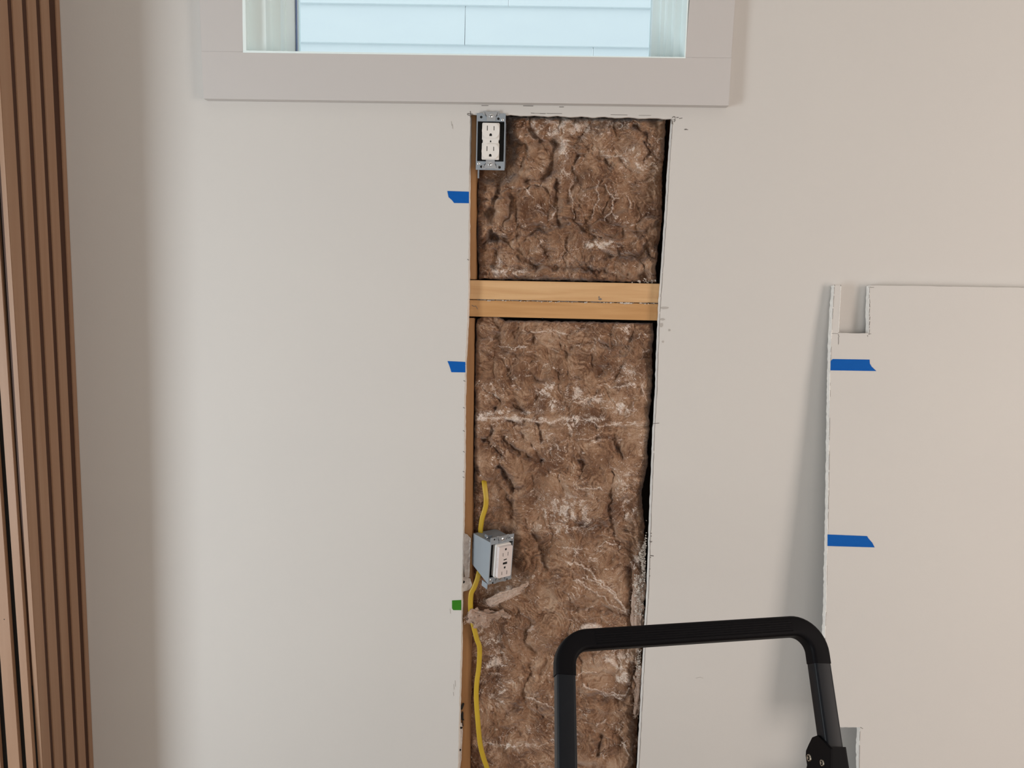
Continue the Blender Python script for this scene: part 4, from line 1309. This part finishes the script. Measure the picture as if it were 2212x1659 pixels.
def screw(T, parent, x, z, y, r=3.2):
    bm = bmesh.new()
    n = 20
    prof = [(r, 0), (r, -.5), (r * .75, -1.0), (0.01, -1.25)]
    rings = [[bm.verts.new(T(Vector((x + a * math.cos(2 * math.pi * i / n), y + b, z + a * math.sin(2 * math.pi * i / n))))) for i in range(n)] for a, b in prof]
    for k in range(3):
        for i in range(n):
            j = (i + 1) % n
            bm.faces.new([rings[k][i], rings[k][j], rings[k + 1][j], rings[k + 1][i]])
    s = pobj('screw', bm, M_screw, parent, smooth=True)
    bm = bmesh.new()
    ca, sa = math.cos(.5), math.sin(.5)
    L, w = r * .6, r * .13
    poly(bm, T, [(x + ca * a - sa * b, z + sa * a + ca * b) for a, b in ((-L, -w), (L, -w), (L, w), (-L, w))], y - 1.32, y - 1.2)
    pobj('slot', bm, M_black, s)
    return s


def yoke(T, parent, zt, zb, y, m_=None):
    """mounting strap with break-off ears at both ends"""
    for sgn, z in ((1, zt), (-1, zb)):
        bm = bmesh.new()
        pts = [(-8.5, -19), (8.5, -19), (9, -11), (12, -7), (14, -8.5), (15.5, -8), (16, -1), (14.5, 0), (10.5, 0), (8, -1.4), (-8, -1.4), (-10.5, 0), (-14.5, 0), (-16, -1), (-15.5, -8), (-14, -8.5), (-12, -7), (-9, -11)]
        q = [(x, z + sgn * zz) for x, zz in pts]
        if sgn < 0: q = list(reversed(q))
        hs = [[(x, z + sgn * zz) for x, zz in circ(cx, -4.2, 1.5, 12)] for cx in (-12.3, 12.3)]
        poly(bm, T, q, y - 1.0, y, holes=hs)
        pobj('mounting_ear', bm, m_ or M_yoke, parent, bevel=0)
        bm = bmesh.new()
        for s2 in (-1, 1):
            poly(bm, T, [(s2 * 8.6, z + sgn * -10.8), (s2 * 9.8, z + sgn * -10.6), (s2 * 12.0, z + sgn * -6.4), (s2 * 11.2, z + sgn * -6)], y - 1.15, y - .95)
        pobj('slit', bm, M_black, parent)
        screw(T, parent, 0, z - sgn * 9.5, y - 1, 4.0)


def metal_box(T, parent, hw, zt, zb, opening, y=0, depth=46, bevel_back=0, box_t=None, box_b=None, m_side=None):
    """flange ring and the open box behind it"""
    bm = bmesh.new()
    ox0, ox1, oz0, oz1 = opening
    poly(bm, T, [(-hw, zb), (hw, zb), (hw, zt), (-hw, zt)], y, y + 1.4, holes=[[(ox0, oz0), (ox0, oz1), (ox1, oz1), (ox1, oz0)]])
    pobj('box_flange', bm, M_galv_face, parent)
    bt, bb = box_t if box_t is not None else oz1 + 4, box_b if box_b is not None else oz0 - 4
    bm = bmesh.new()
    w = 1.2
    # sides (profile with a chamfered lower back corner)
    prof = [(y + 1.4, bb), (y + depth, bb + bevel_back), (y + depth, bt - bevel_back * .15), (y + 1.4, bt)]
    for x0 in (-hw + .2, hw - .2 - w):
        a = [T(Vector((x0, yy, zz))) for yy, zz in prof]; b = [T(Vector((x0 + w, yy, zz))) for yy, zz in prof]
        add_poly(bm, a, b)
    for (ya, za), (yb2, zb2) in ((prof[0], prof[1]), (prof[1], prof[2]), (prof[2], prof[3])):
        q = [T(Vector((-hw + 1.4, ya, za))), T(Vector((hw - 1.4, ya, za))), T(Vector((hw - 1.4, yb2, zb2))), T(Vector((-hw + 1.4, yb2, zb2)))]
        nrm_ = (q[1] - q[0]).cross(q[3] - q[0]).normalized() * 0.0011
        cen = T(Vector((0, depth / 2, (bt + bb) / 2)))
        if nrm_.dot(cen - q[0]) < 0: nrm_ = -nrm_
        add_poly(bm, q, [p + nrm_ for p in q])
    pobj('box_body', bm, m_side or M_galv_face, parent)
    # black sheet standing in for the shade inside the open box
    bm = bmesh.new()
    box(bm, T, -hw + 1.6, hw - 1.6, y + 7, y + 8, bb + 3, bt - 3)
    tag(pobj('box_shade_sheet', bm, M_black, parent), 'black sheet painted as the shade inside the box')


# --- upper duplex outlet
c0 = P(1060, 306, -0.0035)
T1 = frame_from(c0, P(1090, 306.6, -0.0035) - P(1030, 305.4, -0.0035), P(1061.3, 250, -.0035) - P(1058.7, 362, -.0035))
o1 = empty('duplex_outlet', c0 + Vector((0, 0.02, -0.055)))
tag(o1, 'white duplex outlet in an open grey metal box at the top left of the opening', 'outlet')
metal_box(T1, o1, 28.2, 53.5, -54, (-26, 26, -37.5, 38), y=0, depth=60)
yoke(T1, o1, 58, -52.5, 0)
screw(T1, o1, 22, 42, 0, 2.6)
screw(T1, o1, -22.5, -42, 0, 2.6)
for cx, cz in ((-19.5, 46), (18.5, -48.5), (-17.5, -48), (14, 43.5)):
    bm = bmesh.new()
    poly(bm, T1, circ(cx, cz, 2.5), -.15, .1)
    pobj('knockout_hole', bm, M_black, o1)
bm = bmesh.new()                                            # receptacle body plate with side notches
poly(bm, T1, [(-16.5, -34.5), (16.5, -34.5), (17, -33), (17, -3.5), (15.4, -3), (15.4, 3), (17, 3.5), (17, 33), (16, 35), (-16, 35), (-17, 33), (-17, 3.5), (-15.4, 3), (-15.4, -3), (-17, -3.5), (-17, -33)], -3.2, 5)
pobj('receptacle_body', bm, M_recep, o1, bevel=0.0006)
for zc in (19.6, -19.2):
    pts = []
    R, hh = 17.1, 13.8
    a0 = math.asin(hh / R)
    for i in range(17): a = -a0 + 2 * a0 * i / 16; pts.append((R * math.cos(a), zc + R * math.sin(a)))
    for i in range(17): a = math.pi - a0 + 2 * a0 * i / 16; pts.append((R * math.cos(a), zc + R * math.sin(a)))
    sl = [[(-7.4, zc + 0), (-5.9, zc + 0), (-5.9, zc + 9.4), (-7.4, zc + 9.4)], [(5.7, zc + .6), (7.1, zc + .6), (7.1, zc + 8.6), (5.7, zc + 8.6)],
          [(-2.6, zc - 10.3), (2.6, zc - 10.3), (2.6, zc - 7.3), (1.8, zc - 5.6), (0, zc - 4.9), (-1.8, zc - 5.6), (-2.6, zc - 7.3)]]
    bm = bmesh.new()
    poly(bm, T1, pts, -6.6, -3.1, holes=sl)
    pobj('socket_face', bm, M_recep, o1)
    bm = bmesh.new()
    for h_ in sl: poly(bm, T1, [(x * 1.0, z) for x, z in h_], -5.2, -4.2)
    tag(pobj('socket_slots', bm, M_black, o1), 'dark plug slots')
bm = bmesh.new(); poly(bm, T1, [(-1.6, -1.6), (1.6, -1.6), (1.2, .6), (0, 2.3), (-1.2, .6)], -3.35, -3.15)
pobj('center_mark', bm, M_black, o1)
bm = bmesh.new(); box(bm, T1, -24.5, -21.5, 1.5, 3, -70, -53.5)
pobj('nail_tab', bm, M_galv, o1)

# --- tilted GFCI outlet
c1 = P(1082.5, 1208, -0.016)
yaw = math.radians(37)
rgt = Vector((math.cos(yaw), math.sin(yaw) * 1.0, 0))         # right side swings into the wall
# seen from the right the left side shows: front must face right, so its right edge goes deeper with negative yaw of the normal
rgt = Vector((math.cos(yaw), -math.sin(yaw), 0))
rgt = Vector((math.cos(yaw), math.sin(yaw), 0))
upv = Vector((0.15, 0.02, 1))
T2 = frame_from(c1, rgt, upv)
o2 = empty('gfci_outlet', c1 + Vector((0, 0.02, -0.05)))
tag(o2, 'white outlet with test button in a loose tilted grey metal box beside the stud', 'outlet')
metal_box(T2, o2, 29, 51, -50, (-27, 27, -36, 36), y=0, depth=66, bevel_back=20, box_t=41, box_b=-49)
yoke(T2, o2, 53.0, -51, 0, M_galv)
screw(T2, o2, 24.5, 41.5, 0, 2.6)
screw(T2, o2, -24, -41.5, 0, 2.6)
for cx, cz in ((-20, 46.5), (18.5, -48), (16, 44.5), (-17.5, -48.6)):
    bm = bmesh.new()
    poly(bm, T2, circ(cx, cz, 1.9), -.15, .1)
    pobj('knockout_hole', bm, M_black, o2)
bm = bmesh.new()
poly(bm, T2, rrect(37, 72, 4), -6.5, 6)
pobj('receptacle_body', bm, M_recep, o2, bevel=0.0008)
bm = bmesh.new()
feat = []
for s in (1, -1):
    zc = 16.5 if s > 0 else -24
    feat.append([(-7.0, zc - 3.6), (-5.6, zc - 3.6), (-5.6, zc + 3.6), (-7.0, zc + 3.6)])
    feat.append([(5.4, zc - 4.3), (6.8, zc - 4.3), (6.8, zc + 4.3), (5.4, zc + 4.3)])
feat.append([(-2.2, 26), (-1, 24.8), (1, 24.8), (2.2, 26), (2.2, 29.6), (-2.2, 29.6)])
feat.append([(-2.2, -13.5), (-1, -14.8), (1, -14.8), (2.2, -13.5), (2.2, -10.2), (-2.2, -10.2)])
feat.append([(-4, 3.3), (4, 4.0), (4, 6.6), (-4, 5.9)])
feat.append([(-5.4, -5.8), (5.4, -5.4), (5.4, -.4), (-5.4, -.8)])
poly(bm, T2, rrect(33, 67, 3), -14.5, -6.4, holes=feat)
pobj('receptacle_face', bm, M_gfci, o2, bevel=0)
bm = bmesh.new()
for h_ in feat: poly(bm, T2, h_, -13.5, -12.0)
tag(pobj('socket_slots', bm, M_black, o2), 'dark plug slots and test button')
bm = bmesh.new()
for z in (8, 4.5, 1, -2.5, -5, -7.5, -9.5, -11.5):                   # tiny printed dashes on the side of the face
    box(bm, T2, -16.65, -16.45, -10.6 - (z * 0.02), -9.4, z - .5, z + .4)
pobj('side_print', bm, M_line, o2)
bm = bmesh.new(); box(bm, T2, -29.5, -27.5, 3, 22, -61, -49)
pobj('nail_tab', bm, M_galv_face, o2)
bm = bmesh.new(); box(bm, T2, -22, -10, 22, 34, 40.5, 47)
pobj('cable_clamp', bm, M_galv, o2, bevel=0.001)
screw(T2, o2, -24, 43.5, 20, 2.4)


# ------------------------------------------------------------------ yellow cables
def catmull(pts, n=8):
    out = []
    P_ = [pts[0]] + list(pts) + [pts[-1]]
    for i in range(1, len(P_) - 2):
        a, b, c, d = P_[i - 1], P_[i], P_[i + 1], P_[i + 2]
        for k in range(n):
            t = k / n
            out.append(0.5 * ((2 * b) + (c - a) * t + (2 * a - 5 * b + 4 * c - d) * t * t + (3 * b - a - 3 * c + d) * t ** 3))
    out.append(pts[-1])
    return out


def cable(pts, label):
    path = catmull([P(u, v, y) for u, v, y, _ in pts])
    rots = np.interp(np.linspace(0, len(pts) - 1, len(path)), range(len(pts)), [p[3] for p in pts])
    nr = [Vector((math.sin(a), -math.cos(a), 0)) for a in rots]
    bm = bmesh.new()
    sweep(bm, path, rrect(0.0107, 0.0052, 0.0025, 5), nr)
    o = pobj('electrical_cable', bm, M_cable, smooth=True)
    return tag(o, label, 'cable', 'yellow electrical cables in the opening')


cable([(1040, 1005, .060, .2), (1043, 1022, .045, .2), (1045, 1036, .028, .2), (1047, 1050, .014, .3), (1050, 1075, .010, .4), (1049, 1095, .010, .0), (1042, 1118, .012, -.2), (1038.5, 1140, .018, -.3), (1038, 1152, .026, -.2)],
      'yellow cable dropping from the insulation into the top of the tilted outlet box')
cable([(1046, 1215, .030, 0), (1036, 1234, .016, .1), (1031, 1252, .010, .2), (1024, 1270, .007, .3), (1018, 1282, .006, .2), (1016.5, 1305, .006, 0), (1018, 1330, .008, 0), (1023, 1352, .008, .1), (1030, 1380, .008, .3), (1036, 1400, .008, .2),
       (1034.5, 1440, .009, -.2), (1030, 1475, .009, -.1), (1029, 1510, .009, .1), (1032.5, 1560, .009, 0), (1037, 1605, .009, .1), (1044, 1635, .009, .2), (1054, 1665, .009, .2), (1068, 1720, .012, .1), (1072, 1800, .02, 0)],
      'long yellow cable running down from the underside of the tilted outlet box')

# ------------------------------------------------------------------ black tubular frame in front
yL = -0.53
Lc = P(1219, 1386, yL)


def solve_y(u, v, z):
    w = c2w(Vector((u - CX, v - CY, F)))
    t = (z - CAM.z) / w.z
    return (CAM + w * t)


Rc = solve_y(1757, 1351, Lc.z)
bdir = (Rc - Lc).normalized()
Lb = P(1222.5, 1659, Lc.y - 0.10)
Rb = P(1801, 1659, Rc.y - 0.10)
ldir = ((Lb - Lc).normalized() + (Rb - Rc).normalized()).normalized()
nF = bdir.cross(ldir).normalized()
if nF.y > 0: nF = -nF
Ld, Rd = (Lb - Lc).normalized(), (Rb - Rc).normalized()
lad = empty('step_ladder', ((Lc.x + Rc.x) / 2, (Lc.y + Rc.y) / 2 - .2, 0))
tag(lad, 'black tubular step ladder handrail with ribbed grip, standing in front of the wall', 'ladder')
TW, TD = 0.0255, 0.027


def arc(c, d0, d1, R, n=12):
    """rounded corner at c between incoming direction -d0 and outgoing d1"""
    ang = math.acos(max(-1, min(1, d0.dot(d1))))
    L = R / math.tan(ang / 2)
    a, b = c + d0 * L, c + d1 * L
    cen = c + (d0 + d1).normalized() * (R / math.sin(ang / 2))
    out = []
    va, vb = a - cen, b - cen
    tot = va.angle(vb)
    for i in range(n + 1):
        t = i / n
        out.append(cen + (va * math.sin((1 - t) * tot) + vb * math.sin(t * tot)) / math.sin(tot))
    return out


R_ = 0.036
arcL = arc(Lc, Ld, bdir, R_)
arcR = arc(Rc, -bdir, Rd, R_)
extL, extR = Ld * 0.014, Rd * 0.014
# grip: straight ribbed part between the elbows
g0, g1 = arcL[-1] + bdir * 0.010, arcR[0] - bdir * 0.002
prof = rrect(TD, TW, 0.006)
prof_a = [(a, b) for a, b in rrect(TD, TW, 0.0062)]
bm = bmesh.new()
pf = []
base = rrect(TD + .0012, TW + .0012, 0.006, 6)
# ribs on the face turned to the room: add a corrugation along it
m = 34
for i in range(m + 1):
    a = -((TD + .0012) / 2 - .006) + ((TD + .0012) - .012) * i / m
    pf.append((a, (TW + .0012) / 2 + (0.0007 * (0.5 + 0.5 * math.cos(i / m * 2 * math.pi * 5)) if 0 < i < m else 0)))
corn = lambda cx, cy, a0, a1: [(cx + .006 * math.cos(math.radians(a0 + (a1 - a0) * k / 6)), cy + .006 * math.sin(math.radians(a0 + (a1 - a0) * k / 6))) for k in range(1, 7)]
hx, hy = (TD + .0012) / 2 - .006, (TW + .0012) / 2 - .006
pf += corn(hx, hy, 90, 0)[:] + corn(hx, -hy, 0, -90) + corn(-hx, -hy, -90, -180) + corn(-hx, hy, -180, -270)[:-1]
sweep(bm, [g0, g0.lerp(g1, .5), g1], pf, nF)
tag(pobj('grip', bm, M_grip, lad, smooth=False), 'ribbed black grip')
for nm, path in (('left', [arcL[0] + extL] + arcL + [g0 + bdir * .001]), ('right', [g1 - bdir * .001] + arcR + [arcR[-1] + extR])):
    bm = bmesh.new()
    sweep(bm, path, rrect(TD + .0012, TW + .0012, 0.006, 6), nF)
    pobj('elbow', bm, M_grip, lad, smooth=True)


def rail(start, d, L, name='rail'):
    end = start + d * L
    bm = bmesh.new()
    sweep(bm, [start, start + d * (L / 2), end], rrect(TD - .001, TW - .001, 0.0042, 5), nF)
    pobj(name, bm, M_metal_blk, lad, smooth=True)
    return end


def blen(c, uv, q, n):
    return (PL(uv[0], uv[1], q, n) - c).length


eL = rail(arcL[0] + extL * 1.02, Ld, 0.24)
eR = rail(arcR[-1] + extR * 1.02, Rd, 0.24)
# fold joint sleeves
for side, C_, D_, e in ((1, Rc, Rd, eR), (0, Lc, Ld, eL)):
    # start of the sleeve: where the photo shows it on the right rail, same distance on the left
    s_right = (PL(1797, 1613, Rc, nF) - Rc).dot(Rd)
    st = s_right if side else s_right + 0.012
    p0 = C_ + D_ * st
    bm = bmesh.new()
    sweep(bm, [p0, p0 + D_ * 0.09], rrect(TD + .0045, TW + .0045, 0.004, 4), nF)
    sl = pobj('joint_sleeve', bm, M_grip, lad)
    # bracket plate on the inner cheek, reaching rearwards
    cheek = -bdir if side else bdir
    cheek = (cheek - D_ * cheek.dot(D_)).normalized()
    q = p0 + cheek * (TD / 2 + .003)
    back_ = -nF
    bm = bmesh.new()
    if side:
        PLATE = []
        for u, v in [(1765, 1588), (1753, 1591), (1746, 1604), (1740, 1617), (1739.5, 1628), (1743, 1648), (1740, 1664), (1738, 1725), (1796, 1725), (1795, 1621), (1780, 1604)]:
            w_ = PL(u, v, q, cheek) - q
            PLATE.append((w_.dot(D_), w_.dot(back_)))
    fr = [q + D_ * a + back_ * b for a, b in PLATE]
    bk = [p - cheek * .004 for p in fr]
    add_poly(bm, fr, bk)
    pl = pobj('hinge_plate', bm, M_grip, lad, bevel=0.0006)
    if side:
        for (u, v, rr) in ((1748, 1637, .0052), (1776.5, 1648, .0046)):
            c_ = PL(u, v, q, cheek)
            bm = bmesh.new()
            add_cyl(bm, c_ - cheek * .0005, cheek, rr, .002, 28, rr * .86)
            bt = pobj('bolt', bm, M_bolt, lad)
            bm = bmesh.new()
            add_cyl(bm, c_ + cheek * .0014, cheek, rr * .62, .0003, 20)
            rg = pobj('bolt_recess', bm, M_grip, bt)
            bm = bmesh.new()
            add_cyl(bm, c_ + cheek * .0016, cheek, rr * .42, .0010, 6)
            pobj('bolt_head', bm, M_bolt, bt, bevel=0.0002)
# the legs go on down to the floor, out of the picture
bm_l = []
footy = {}
for e in (eL, eR):
    ft = Vector((e.x, e.y - 0.12, 0.03))
    d = (ft - e).normalized()
    bm = bmesh.new()
    sweep(bm, [e - Ld * .004, e + d * .3, ft], rrect(TD + .002, TW + .002, 0.004, 4), nF)
    leg = pobj('leg', bm, M_metal_blk, lad)
    bm = bmesh.new(); add_box(bm, ft.x - .02, ft.x + .02, ft.y - .022, ft.y + .022, 0.0, 0.04)
    pobj('rubber_foot', bm, M_grip, leg, bevel=0.003)
    rf = Vector((e.x, e.y + 0.42, 0.03)); rt = e + d * .06
    bm = bmesh.new(); sweep(bm, [rt + Vector((0, .01, 0)), rf], rrect(.022, .02, 0.004, 4), bdir)
    leg2 = pobj('leg', bm, M_metal_blk, lad)
    bm = bmesh.new(); add_box(bm, rf.x - .018, rf.x + .018, rf.y - .02, rf.y + .02, 0.0, 0.04)
    pobj('rubber_foot', bm, M_grip, leg2, bevel=0.003)
for t in (0.30, 0.66):
    a = eL.lerp(Vector((eL.x, eL.y - .12, .03)), t); b = eR.lerp(Vector((eR.x, eR.y - .12, .03)), t)
    bm = bmesh.new()
    up = Vector((0, 0, .022)); dp = Vector((0, .2, 0))
    add_poly(bm, [a, b, b + dp, a + dp], [a + up, b + up, b + dp + up, a + dp + up])
    pobj('step', bm, M_grip, lad, bevel=0.003)
